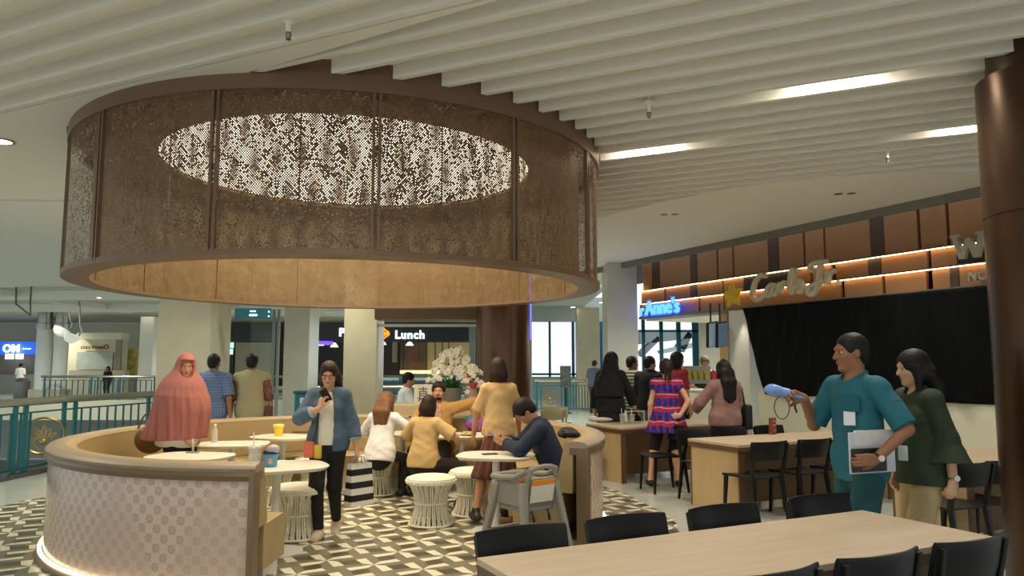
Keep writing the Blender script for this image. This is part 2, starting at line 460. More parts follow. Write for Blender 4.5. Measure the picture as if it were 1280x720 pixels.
def square_column(label, px0, px1, D, depth=.9, m=None, rz=0.0, z1=3.72):
    a, b = at(px0,450,D=D), at(px1,450,D=D); w = b.x-a.x
    o = MB().box((0,0,z1/2), (w,depth,z1)).build('stone_column', m or M_stone, bevel=.015)
    o.location = ((a.x+b.x)/2, D+depth/2, 0); o.rotation_euler.z = rz
    return tag(o, label, 'column')
square_column('wide beige stone column behind the woman in the pink headscarf', 195, 262, 13.2, .95)
square_column('pale stone column right of the hanging teal sign', 354, 386, 16.2, .8, M_stone2)
square_column('beige stone column behind the walking woman in the denim jacket', 429, 471, 14.0, .75)
square_column('beige stone column beside the blue lit pretzel sign', 760, 798, 15.5, .9, M_stone2)
square_column('far beige column between the daylight windows', 722, 750, 27.5, .9, z1=3.7)

# ================================================================ shop fronts on the right
def u_at(px, v):
    x = (px-640)/F_PX; d = v/(math.cos(A_V)*x+math.sin(A_V)); return d*(math.cos(A_V)-math.sin(A_V)*x)
M_panel = mat('walnut_panel', (164,118,78), .45, noise=.08, nscale=3)
M_panel_d = mat('smoked_panel', (78,60,46), .4, noise=.1, nscale=5)
M_back = mat('fascia_back', (34,24,18), .6)
M_led = mat('warm_led', (255,214,150), .5, emit=7, ecol=(255,212,150))
FV = 9.5
uR, uL = u_at(1300,FV)-3, u_at(809,FV)
fas = structure(MB().bar(uv(FV+.25,uR,3.4), uv(FV+.25,uL,3.4), .3, 1.7).build('wall_shop_fascia', M_back))
rows = [ # z0, z1, v of face, divider (px, width px), black spans
 (3.17, 3.98, FV, [(821,10),(869,9),(899,2),(919,2),(970,14),(1009,2.5),(1035,2.5),(1102,18),(1155,4),(1192,4)], []),
 (2.885, 3.13, FV-.04, [(832,2.5),(868,9),(905,2),(1017,2.5),(1045,5),(1097,17),(1166,5)], [(931,991),(1201,1246)]),
 (2.60, 2.855, FV-.08, [(875,2.5),(906,2),(1055,5),(1107,4),(1165,8),(1197,12)], []),
]
for z0, z1, v, divs, blk in rows:
    cuts = sorted([(p-w/2, p+w/2, w > 8) for p, w in divs]+[(a, b, True) for a, b in blk])
    x = 809; spans = []
    for a, b, wide in cuts:
        spans.append((x, a, M_panel)); 
        if wide: spans.append((a+.6, b-.6, M_panel_d if (b-a) < 30 else M_dark))
        x = b
    spans.append((x, 1300, M_panel))
    for a, b, m_ in spans:
        if b-a < 1: continue
        u0, u1 = u_at(b, v), u_at(a, v)
        MB().bar(uv(v+.03,u0,(z0+z1)/2), uv(v+.03,u1,(z0+z1)/2), .06, z1-z0).build('panel', m_, fas, bevel=.006)
    if z0 < 3.1:
        MB().bar(uv(v-.01,uR,z1+.02), uv(v-.01,uL,z1+.02), .1, .018).build('ledge', M_panel_d, fas)
        MB().bar(uv(v-.035,uR,z1+.005), uv(v-.035,uL,z1+.005), .014, .010).build('led_strip', M_led, fas)
MB().bar(uv(FV-.1,uR,2.565), uv(FV-.1,uL,2.565), .22, .05).build('bottom_trim', mat('grey_trim', (120,118,108), .4, .3), fas)
# rounded left end of the fascia
e = uv(FV+.35, uL)
mb = MB(); mb.lathe([(.43,2.6),(.43,2.86),(.39,2.87),(.39,3.13),(.35,3.15),(.35,3.95)], (e.x,e.y,0), n=20, a0=A_V+R_(90), a1=A_V+R_(275), caps=False)
mb.build('rounded_end', M_panel, fas, smooth=True)
mb = MB(); mb.tube([(e.x+.44*math.cos(A_V+R_(a)), e.y+.44*math.sin(A_V+R_(a)), 3.14) for a in range(120,275,6)], .012, 6)
mb.build('led_strip', M_led, fas)

# counter of the closed shop, its black sheet, the white pier
cuR, cuL = u_at(1300,9.2)-3, u_at(944,9.2)
structure(MB().bar(uv(9.32,cuR,.575), uv(9.32,cuL,.575), .2, 1.15).build('wall_shop_counter', M_cream))
def tarp():
    uA, uB = u_at(1300,9.19)-2.5, u_at(930,9.19); n, kz = 160, 40; vs = []; fs = []
    rnd = random.Random(3)
    for i in range(n+1):
        for j in range(kz+1):
            f, g = i/n, j/kz; u = uA+(uB-uA)*f
            if f > .9: u -= (1-g)*.42*((f-.9)/.1)
            z = 1.12+(2.56-1.12)*g
            w = .012*math.sin(u*9+math.sin(g*5))+.008*math.sin(u*23+g*7)+.006*math.sin(u*41-g*3)
            if g < .10: w += (.10-g)*.30*math.sin(u*17+math.sin(u*5)*2)
            p = uv(9.19+w-.02*(1-g), u, z); vs.append(p)
    for i in range(n):
        for j in range(kz):
            a = i*(kz+1)+j; fs.append((a, a+1, a+kz+2, a+kz+1))
    o = MB().add(vs, fs).build('plastic_sheet', mat('black_plastic', (6,8,8), .6, spec=.12, bump=.3, bscale=9), smooth=True, angle=180)
    s_ = o.modifiers.new('thickness', 'SOLIDIFY'); s_.thickness = .004
    tag(o, 'black plastic sheet closing off the unopened shop above its cream counter', 'tarp')
tarp()
pier = structure(MB().bar(uv(9.42,u_at(944,9.4),1.27), uv(9.42,u_at(919,9.4),1.27), .34, 2.54).build('wall_pier', mat('pier_white', (222,220,206), .5), bevel=.01))
structure(MB().bar(uv(9.5,u_at(917,9.5),1.27), uv(9.5,u_at(907,9.5),1.27), .3, 2.54).build('trim_5', wood('pale_oak', (196,164,112), (176,142,92), 2)))
# sign lettering
def letters_carl():
    s = thing('shop_sign', 'cream script letter sign on the walnut fascia, right of the yellow star', 'sign', uv(9.25,u_at(940,9.25),2.62))
    ax = -UU; org = uv(9.22, u_at(940,9.25)); 
    L = (u_at(940,9.25)-u_at(1056,9.25)); sx = L/9.3; sz = .50/3.5; z0 = 2.63
    strokes = [ # script letters in units of about one stroke width x 2
     [(1.75,2.75),(1.7,3.1),(1.3,3.2),(.7,2.6),(.35,1.6),(.3,.8),(.7,.35),(1.3,.5),(1.8,1.0)],            # C
     [(2.75,1.7),(2.4,1.85),(2.0,1.4),(1.95,.8),(2.25,.6),(2.6,1.1),(2.8,1.75),(2.65,1.0),(2.8,.65),(3.1,.85)],   # a
     [(3.1,.85),(3.3,1.4),(3.42,1.95)],[(3.42,1.95),(3.38,1.3),(3.32,.7)],[(3.4,1.35),(3.62,1.8),(3.95,1.85)],# r
     [(4.3,1.2),(4.75,2.2),(4.85,3.1),(4.6,3.0),(4.4,1.8),(4.4,.85),(4.7,.65),(5.0,1.0)],                 # l
     [(5.25,3.2),(5.2,2.75)],                                                                               # '
     [(5.0,1.0),(5.4,1.85),(5.45,1.9),(5.5,1.5),(5.75,1.0),(5.55,.6),(5.15,.7)],                          # s
     [(6.9,2.6),(6.5,2.9),(6.6,3.4),(7.3,3.5),(8.0,3.45)],[(7.45,3.4),(7.3,2.2),(7.05,.8),(6.6,.15),(6.15,.4),(6.4,1.0),(7.1,1.3),(7.8,1.6)], # J
     [(8.08,2.35),(8.05,1.6),(8.0,.95)],[(8.05,1.6),(8.3,2.2),(8.7,2.3)],               # r
     [(8.95,1.0),(9.05,1.0)]]
    mb = MB(); mside = MB()
    for st in strokes:
        pts = catmull([(p[0],p[1],0) for p in st], 5)
        pts = [org+ax*(p.x*sx)+Vector((0,0,z0+p.y*sz+.004*(p.x))) - s.location for p in pts]
        # wide flat stroke: several parallel tubes give a rounded front
        mb.tube(pts, .040, 8)
        mb.tube([p+VV*.03 for p in pts], .040, 6)
    mb.build('lettering', mat('sign_cream', (206,200,176), .5), s, smooth=True)
    # star emblem, plain
    st = thing('star_emblem', 'yellow five pointed star sign left of the cream script letters', 'sign', uv(9.25,u_at(922,9.25),2.62))
    c = uv(9.2, u_at(921.5,9.25), 2.80)-st.location; poly = []
    for i in range(10):
        r = .25 if i % 2 == 0 else .125; a = PI/2+i*PI/5+.10; poly.append((r*math.cos(a), r*math.sin(a)))
    sm = MB().vprism(poly, c, ax, .07).build('star_face', mat('star_yellow', (226,190,20), .5), st, bevel=.02, seg=3)
letters_carl()
def letters_w():
    s = thing('shop_sign', 'grey slab letter sign at the right end of the fascia beside the bronze column', 'sign', uv(9.3,u_at(1222,9.3),2.62))
    ax = -UU; o = uv(9.3,u_at(1197,9.3),2.93)-s.location; k = .40
    w = [(0,1),(0,.88),(.07,.88),(.26,0),(.44,0),(.58,.5),(.72,0),(.9,0),(1.1,.88),(1.17,.88),(1.17,1),(.82,1),(.82,.88),(.92,.88),(.81,.28),(.67,.8),(.5,.8),(.36,.28),(.25,.88),(.35,.88),(.35,1)]
    MB().vprism([(p[0]*k,p[1]*k*.8) for p in w], o, ax, .06).build('letter', mat('sign_grey', (170,168,152), .5), s)
    text('lettering', 'NO.', mat('sign_grey', (170,168,152)), uv(9.3,u_at(1214,9.3),2.65), ax, .15, .015, s, offset=.006, spacing=1.15)
letters_w()
sg = thing('shop_sign', 'glowing blue letter sign over the pretzel shop at the fascia end', 'sign', uv(9.3,u_at(803,9.3),2.6))
M_blue = mat('blue_neon', (40,90,255), .5, emit=1.6, ecol=(20,70,255))
M_bluew = mat('blue_neon_face', (120,180,255), .5, emit=1.3, ecol=(80,150,255))
text('lettering', "Anne's", M_bluew, uv(9.22,u_at(807,9.22),2.61), -UU, .40, .02, sg, offset=.006)
text('halo_lettering', "Anne's", M_blue, uv(9.26,u_at(807,9.26),2.61), -UU, .40, .02, sg, offset=.028)
text('lettering', "r", M_bluew, uv(9.22,u_at(800,9.22),2.61), -UU, .3, .02, sg, offset=.012)
# ================================================================ the curved sofa
M_taupe = mat('taupe_vinyl', (158,142,120), .42, noise=.05, nscale=6)
M_tan = mat('tan_vinyl', (170,148,106), .45, noise=.05, nscale=5)
M_trim = mat('brown_trim', (122,102,78), .35, .35)
M_whitem = mat('white_metal', (226,226,220), .35)
def lace_panel():
    m = mat('patterned_glass', (196,176,156), .16, spec=.6); n = NT(m); x, y, z = n.pos()
    th = n.m('ARCTAN2', y, x); s = n.m('MULTIPLY', th, 2.65)
    P = .13
    a = n.m('DIVIDE', n.m('ADD', s, z), P); b = n.m('DIVIDE', n.m('SUBTRACT', s, z), P)
    fa = n.m('SUBTRACT', n.m('FRACT', a), .5); fb = n.m('SUBTRACT', n.m('FRACT', b), .5)
    r = n.m('SQRT', n.m('ADD', n.m('MULTIPLY', fa, fa), n.m('MULTIPLY', fb, fb)))
    pet = n.m('ADD', .25, n.m('MULTIPLY', n.m('COSINE', n.m('MULTIPLY', n.m('ARCTAN2', fb, fa), 8)), .035)); ring = n.m('LESS_THAN', n.m('ABSOLUTE', n.m('SUBTRACT', r, pet)), .08)
    dot = n.m('LESS_THAN', r, .10); ros = n.m('MAXIMUM', ring, dot)
    cr = n.m('LESS_THAN', n.m('MINIMUM', n.m('ABSOLUTE', fa), n.m('ABSOLUTE', fb)), .03)
    ros = n.m('MAXIMUM', n.m('MULTIPLY', ros, .42), n.m('MULTIPLY', cr, .25))
    # a fine lattice behind
    Q = .021
    ga = n.m('ABSOLUTE', n.m('SUBTRACT', n.m('FRACT', n.m('DIVIDE', n.m('ADD', s, z), Q)), .5)); gb = n.m('ABSOLUTE', n.m('SUBTRACT', n.m('FRACT', n.m('DIVIDE', n.m('SUBTRACT', s, z), Q)), .5))
    gr = n.m('GREATER_THAN', n.m('MAXIMUM', ga, gb), .38)
    # a large triangle of plain lattice
    tri = n.m('LESS_THAN', n.m('ABSOLUTE', n.m('SUBTRACT', n.m('PINGPONG', n.m('ADD', s, 4.9), 1.6), .42)), n.m('MULTIPLY', n.m('SUBTRACT', .82, z), .55))
    fac = n.m('ADD', n.m('MULTIPLY', ros, n.m('SUBTRACT', 1, n.m('MULTIPLY', tri, .55))), n.m('MULTIPLY', gr, n.m('ADD', .2, n.m('MULTIPLY', tri, .25))))
    n.base(n.mix(n.m('MINIMUM', fac, 1), (206,184,166), (134,98,86))); return m
def sofa():
    t = thing('curved_sofa', 'large horseshoe sofa with lace patterned glowing outside and tan seat around white tables', 'sofa', (DC.x,DC.y,0))
    a0, a1 = R_(-26.5), R_(269)
    MB().ringsweep([(2.56,.07),(2.645,.07),(2.645,.80),(2.56,.80)], (0,0,0), a0+.012, a1-.012, 150).build('outer_panel', lace_panel(), t, smooth=True)
    MB().ringsweep([(2.2,0),(2.70,0),(2.70,.03),(2.66,.06),(2.2,.06)], (0,0,0), a0, a1, 150).build('plinth', M_trim, t, smooth=True)
    MB().ringsweep([(2.655,.062),(2.685,.058),(2.685,.068),(2.655,.072)], (0,0,0), a0+.02, a1-.02, 150).build('led_strip', mat('sofa_led', (255,232,190), .5, emit=2.4, ecol=(255,230,190)), t)
    MB().ringsweep([(2.50,.80),(2.665,.80),(2.675,.835),(2.665,.86),(2.50,.86)], (0,0,0), a0, a1, 150).build('cap_trim', M_trim, t, smooth=True)
    prof = [(2.62,.855)]+[(2.53+.10*math.cos(q), .875+.045*math.sin(q)) for q in (R_(10),R_(50),R_(90),R_(130),R_(165))]+[(2.44,.86),(2.35,.50),(2.36,.46),(2.52,.46),(2.53,.855)]
    MB().ringsweep(prof, (0,0,0), a0+.004, a1-.004, 150).build('backrest', M_tan, t, smooth=True, angle=50)
    MB().ringsweep([(2.66,.858)]+[(2.58+.095*math.cos(q), .885+.035*math.sin(q)) for q in (R_(0),R_(40),R_(90),R_(140),R_(180))]+[(2.49,.86)], (0,0,0), a0-.002, a1+.002, 150).build('top_roll', M_taupe, t, smooth=True, angle=60)
    seat = [(1.93,.14),(1.93,.42)]+[(1.96+.04*math.cos(q), .425+.035*math.sin(q)) for q in (R_(170),R_(130),R_(90))]+[(2.40,.455),(2.40,.14)]
    MB().ringsweep(seat, (0,0,0), a0+.006, a1-.006, 150).build('seat', M_tan, t, smooth=True, angle=50)
    MB().ringsweep([(2.0,0),(2.3,0),(2.3,.14),(2.0,.14)], (0,0,0), a0+.02, a1-.02, 120).build('base', M_whitem, t, smooth=True)
    for a, s_ in ((a0,1),(a1,-1)):
        da = s_*.006
        mb = MB(); mb.ringsweep([(2.565,.0),(2.69,.0),(2.69,.862),(2.565,.862)], (0,0,0), a-da*.6, a+da*2, 2)
        mb.build('end_trim', M_trim, t, bevel=.004)
    return t
sofa()

# ================================================================ white cafe tables and drum stools
M_top = mat('white_top', (236,234,220), .3)
def cafe_table(loc, label, a=.40, b=.33, rz=0):
    t = thing('cafe_table', label, 'table', (loc[0],loc[1],0), rz, 'white cafe tables in the curved sofa')
    mb = MB(); sq = squircle(a, b); sq2 = squircle(a-.03, b-.03); k = len(sq)
    vs = [(p[0],p[1],.73) for p in sq]+[(p[0],p[1],.718) for p in sq]+[(p[0],p[1],.695) for p in sq2]
    fs = [tuple(range(k)), tuple(range(3*k-1, 2*k-1, -1))]
    for r in (0, k): fs += [(r+(i+1) % k, r+i, r+k+i, r+k+(i+1) % k) for i in range(k)]
    mb.add(vs, fs).build('table_top', M_top, t, smooth=True, bevel=.006)
    MB().lathe([(.036,.018),(.036,.69),(.09,.695)], n=24).build('pedestal', M_whitem, t, smooth=True)
    MB().lathe([(.24,0),(.24,.012),(.20,.02),(.05,.03)], n=40).build('base_plate', M_whitem, t, smooth=True)
    return t
T1 = at(238,569,.73); T2 = at(290,554,.73); T3 = at(354,545,.73); T4 = at(346,582,.73); T5 = at(620,568,.73); T6 = at(577,543,.73)
cafe_table(T1, 'white cafe table in front of the woman in the pink headscarf', .40, .30, R_(-12))
cafe_table(T2, 'white cafe table behind and right of the pink headscarf woman', .40, .30, R_(10))
cafe_table(T3, 'white cafe table bearing a small yellow cup', .38, .30, R_(-20))
cafe_table(T4, 'white cafe table with a blue tub and clear cup, left of the walking woman', .43, .34, R_(28))
cafe_table(T5, 'white cafe table where the man in navy rests his arms', .38, .30, R_(-10))
cafe_table(T6, 'white cafe table with food in front of the bearded man', .40, .33, R_(10))

M_rattan = mat('white_rattan', (232,228,208), .5)
def stool_proto():
    t = thing('drum_stool', 'x', 'stool', (0,0,0), 0, 'white hourglass rattan stools')
    mb = MB(); N = 46
    def rad(z): 
        f = (z-.22)/.22
        return .158+(.085*f*f if z > .22 else .058*f*f)
    for i in range(N):
        a = 2*PI*i/N; tw = .10 if i % 2 else -.10
        pts = []
        for j in range(9):
            z = .02+.40*j/8; aa = a+tw*(z-.22)
            pts.append((rad(z)*math.cos(aa), rad(z)*math.sin(aa), z))
        mb.tube(pts, .0085, 5)
    mb.build('woven_frame', M_rattan, t, smooth=True)
    rg = MB()
    for z, r in ((.015,.216),(.22,.163),(.425,.247)):
        rg.tube([(r*math.cos(2*PI*i/40), r*math.sin(2*PI*i/40), z) for i in range(40)], .013, 6, closed=True)
    for i in range(60):
        a = 2*PI*i/60; rg.ball((.25*math.cos(a), .25*math.sin(a), .438), .013, 6)
    rg.build('rings', M_rattan, t, smooth=True)
    MB().lathe([(.0,.43),(.235,.43),(.252,.447),(.246,.466),(.20,.482),(.10,.488),(.0,.489)], n=40, caps=False).build('seat_cushion', mat('seat_white', (238,234,216), .55), t, smooth=True)
    MB().lathe([(.0,.426),(.225,.426)], n=24, caps=False).build('seat_base', M_rattan, t)
    return t
sp = [((537,659),'white rattan stool standing free in front, nearest the middle of the patterned floor'),
      ((590,646),'white rattan stool just left of the legs of the woman in the brown skirt'),
      ((470,620),'white rattan stool behind the striped paper bag, under the blonde woman'),
      ((391,624),'white rattan stool directly behind the walking woman at the left'),
      ((366,676),'white rattan stool tucked beside the table with the blue tub, nearest the sofa end'),
      ((534,618),'white rattan stool under the woman in the yellow blouse'),
      ((340,634),'white rattan stool half hidden beneath the table with the blue tub')]
S0 = stool_proto(); STOOL = []
for i, ((px,py),lab) in enumerate(sp):
    p = at(px,py,0); p.y += .10
    if i == 0: S0.location = (p.x,p.y,0.004); S0['label'] = lab; STOOL.append(S0)
    else: STOOL.append(dup(S0, (p.x,p.y,0.004), .3*i, lab))

# ================================================================ black wooden chairs
M_blk = mat('black_wood', (15,15,15), .42, spec=.3)
def chair_proto():
    t = thing('black_chair', 'x', 'chair', (0,0,0), 0, 'black wooden chairs at the oak tables')
    # faces +y; back at -y
    mb = MB(); n = 10; vs = []; fs = []
    for k, zz in ((0,.44),(1,.465)):
        for i in range(n+1):
            x = -.225+.45*i/n; sag = -.012*(1-(x/.225)**2) if k else 0
            for y in (-.20,0,.22): vs.append((x*(1 if y < .1 else 1.04), y, zz+sag-(.004 if y > .1 else 0)))
    m3 = (n+1)*3
    for i in range(n):
        for j in range(2):
            a = i*3+j; fs.append((a, a+1, a+4, a+3)); fs.append((m3+a, m3+a+3, m3+a+4, m3+a+1))
        for j in (0,2):
            a = i*3+j; fs.append((a, a+3, m3+a+3, m3+a))
    for i in (0,n):
        for j in range(2): a = i*3+j; fs.append((a, a+1, m3+a+1, m3+a))
    mb.add(vs, fs).build('seat', M_blk, t, bevel=.006)
    for sx in (-1,1):
        MB().bar((sx*.20,.19,.44), (sx*.215,.215,0), .04, .04, .026, .026, up=(0,1,0)).build('leg', M_blk, t, bevel=.006)
        MB().bar((sx*.20,-.19,.46), (sx*.215,-.25,0), .042, .045, .026, .028, up=(0,1,0)).build('leg', M_blk, t, bevel=.006)
        MB().bar((sx*.205,-.19,.45), (sx*.225,-.265,.80), .034, .045, .03, .026, up=(0,1,0)).build('back_post', M_blk, t, bevel=.006)
    # curved top rail
    vs = []; fs = []; n = 14
    for i in range(n+1):
        f = i/n*2-1; x = .243*f; y = -.285+.055*f*f
        for (z, dy, th) in ((.625,.030,.012),(.70,.012,.014),(.80,-.008,.012),(.818,-.012,.006)):
            vs.append((x, y+dy-th, z)); vs.append((x, y+dy+th, z))
    k = 8
    for i in range(n):
        for j in range(3):
            for s_ in (0,1):
                a = i*k+j*2+s_; b = a+2; fs.append((a, a+k, b+k, b) if s_ else (a, b, b+k, a+k))
        a = i*k; fs.append((a, a+k, a+k+1, a+1)); a = i*k+6; fs.append((a, a+1, a+k+1, a+k))
    for i in (0,n):
        for j in range(3): a = i*k+j*2; fs.append((a, a+1, a+3, a+2))
    mb = MB(); mb.add(vs, fs).build('backrest', M_blk, t, smooth=True, angle=40)
    return t
M_oak = wood('light_oak', (200,181,156), (184,163,136), 0)
M_oak2 = wood('oak_panel', (194,170,130), (178,152,112), 2)
M_edge = mat('walnut_edge', (96,70,44), .45)
M_mod = mat('brown_panel', (128,100,70), .5)  # darker brown wood of the recessed centre panel
def long_table(name, label, corner, L, Wd, flip=1):
    """corner: near left corner on the floor plan; runs L along VV and Wd along UU"""
    t = thing(name, label, 'table', (corner.x,corner.y,0), A_V)
    MB().box((L/2,Wd/2,.735), (L,Wd,.03)).build('table_top', M_oak, t, bevel=.003)
    e = MB(); e.box((L/2,.012,.695), (L-.004,.024,.05)); e.box((L/2,Wd-.012,.695), (L-.004,.024,.05)); e.box((.012,Wd/2,.695), (.024,Wd-.004,.05)); e.box((L-.012,Wd/2,.695), (.024,Wd-.004,.05))
    e.build('edge_band', M_edge, t)
    for x in (.06, L-.06):
        ep = MB().box((x,Wd/2,.335), (.07,Wd-.06,.67)).build('end_panel', M_oak2, t, bevel=.003)
        for y in (.022,Wd-.022): MB().box((x,y,.335), (.075,.022,.67)).build('edge_trim', M_edge, ep)
    MB().box((L/2,Wd/2,.36), (L-.24,.04,.62)).build('centre_panel', M_mod, t)
    return t
FL = at(596,697,.75); FR = at(1078,637,.75)
c1 = FL-UU*.76
LT = long_table('dining_table', 'long light oak dining table in the right foreground with black chairs on both sides', c1, 2.47, .76)
c2 = Vector((2.40,8.08,0))
MT = long_table('dining_table', 'oak table in the middle holding the red menu stand', c2, 2.45, .82)
c3 = Vector((3.88,6.50,0))
RT = long_table('dining_table', 'oak table behind the woman in the green blouse', c3, 1.5, .76)
c4 = Vector((1.47,10.28,0))
BT = long_table('dining_table', 'oak table with two drinks in front of the woman in black', c4, 2.3, .88)
CH = chair_proto(); used = [False]
def place(p, rz, label):
    if not used[0]:
        used[0] = True; CH.location = (p.x,p.y,0); CH.rotation_euler = (0,0,rz); CH['label'] = label; return CH
    return dup(CH, (p.x,p.y,0), rz, label)
def tloc(c, v, u): return Vector((c.x,c.y,0))+VV*v+UU*u
RZ = A_V          # facing UU
far = ['black chair across the front table, directly below the grey high chair','black chair at the far side of the front table, second from the left','black chair at the far side of the front table, third from the left','black chair across the front table, nearest the man in teal']
for v, lab in zip((.31,.92,1.57,2.31), far): place(tloc(c1,v,.76-.07), RZ+PI, lab)
near = ['black chair at the near table side, leftmost, only its rail tip in view','black chair at the near side of the front table, cut by the bottom edge','black chair at the near side of the front table, between two others','black chair at the near side of the front table, nearest the bronze column']
for v, lab in zip((.22,.84,1.44,2.05), near): place(tloc(c1,v,.09), RZ, lab)
for v, lab in zip((.09,.74,1.38), ['black chair at the middle table beside its oak end panel','black chair at the middle table, second from its oak end panel','black chair at the middle table hidden behind the man in teal']): place(tloc(c2,v,-.12), RZ, lab)
for v, lab in zip((.35,.95,1.6), ['black chair behind the middle table, close to the plaid dress woman','black chair behind the middle table, in front of the woman in the pink top','black chair behind the middle table, behind the red menu stand']): place(tloc(c2,v,.82+.10), RZ+PI, lab)
for v, u_, lab in zip((-.30,.13), (.0,-.02), ['black chair by the hand of the woman in the green blouse','black chair partly hidden by the bronze column']): place(tloc(c3,v,u_), RZ+R_(-4), lab)
place(tloc(c3,.9,.80), RZ+PI, 'black chair on the counter side of the table behind the green blouse woman')
p = at(829,618,0); place(Vector((p.x+.05,p.y+.25,0)), RZ+R_(78), 'black chair standing alone in front of the plaid dress woman')
p = at(752,540,.45); 
place(tloc(c4,-.35,.55), RZ-PI/2, 'black chair at the left end of the table with two drinks')

# ================================================================ grey high chair
def high_chair():
    p = at(660,664,0)
    t = thing('high_chair', 'grey plastic high chair beside the table of the man in navy', 'high chair', (.12,6.54,.004), R_(-52))
    G = mat('grey_plastic', (140,137,128), .5)
    # seat faces -x; back at +x
    legs = [((-.17,-.17,.60),(-.31,-.25,0)),((-.17,.17,.60),(-.31,.25,0)),((.17,-.17,.62),(.30,-.25,0)),((.17,.17,.62),(.30,.25,0))]
    for a, b in legs: MB().bar(a, b, .075, .06, .055, .05, up=(0,1,0)).build('leg', G, t, bevel=.014, seg=3)
    mb = MB()
    for i, j, f in ((0,2,.3),(1,3,.3),(2,3,.35),(0,1,.3)):
        q = [Vector(legs[k][1]).lerp(Vector(legs[k][0]), f) for k in (i,j)]; mb.bar(q[0], q[1], .035, .045)
    mb.build('stretcher', G, t, bevel=.008)
    mb = MB(); mb.box((0,0,.40), (.34,.33,.05)); mb.box((0,-.165,.52), (.38,.035,.20)); mb.box((0,.165,.52), (.38,.035,.20)); mb.build('seat', G, t, bevel=.014, seg=3)
    # curved back shell with a hand slot
    mb = MB(); mb.bar((.15,0,.42), (.21,0,.66), .34, .035, .33, .03, up=(1,0,0)); mb.bar((.215,-.145,.65), (.23,-.135,.735), .035, .03, up=(1,0,0)); mb.bar((.215,.145,.65), (.23,.135,.735), .035, .03, up=(1,0,0))
    mb.tube([(.225,-.15,.725),(.24,-.08,.748),(.243,0,.755),(.24,.08,.748),(.225,.15,.725)], .022, 8)
    mb.build('back_shell', G, t, bevel=.008)
    mb = MB(); 
    for s_ in (-1,1): mb.tube([(-.25,s_*.17,.635),(-.1,s_*.185,.64),(.08,s_*.185,.66),(.2,s_*.16,.72)], .026, 8)
    mb.tube([(-.25,-.17,.635),(-.275,0,.632),(-.25,.17,.635)], .03, 8); mb.build('arm_rail', G, t, smooth=True)
    lb = MB(); lb.bar((.192,0,.46), (.222,0,.60), .25, .006, .25, .006, up=(1,0,0)); o = lb.build('warning_label', mat('label_white', (214,210,200), .5), t); o.location = (.006,0,0)
    lb = MB(); lb.bar((.2205,0,.60), (.2325,0,.645), .25, .006, .25, .006, up=(1,0,0)); o = lb.build('label_band', mat('label_orange', (222,142,46), .5), t); o.location = (.006,0,0)
    mb = MB()
    for y_ in (-.08,.09): mb.tube([(.17,y_,.39),(.20,y_,.34),(.18,y_+.02,.30),(.15,y_+.03,.33)], .009, 6)
    mb.build('safety_strap', M_dark, t)
high_chair()
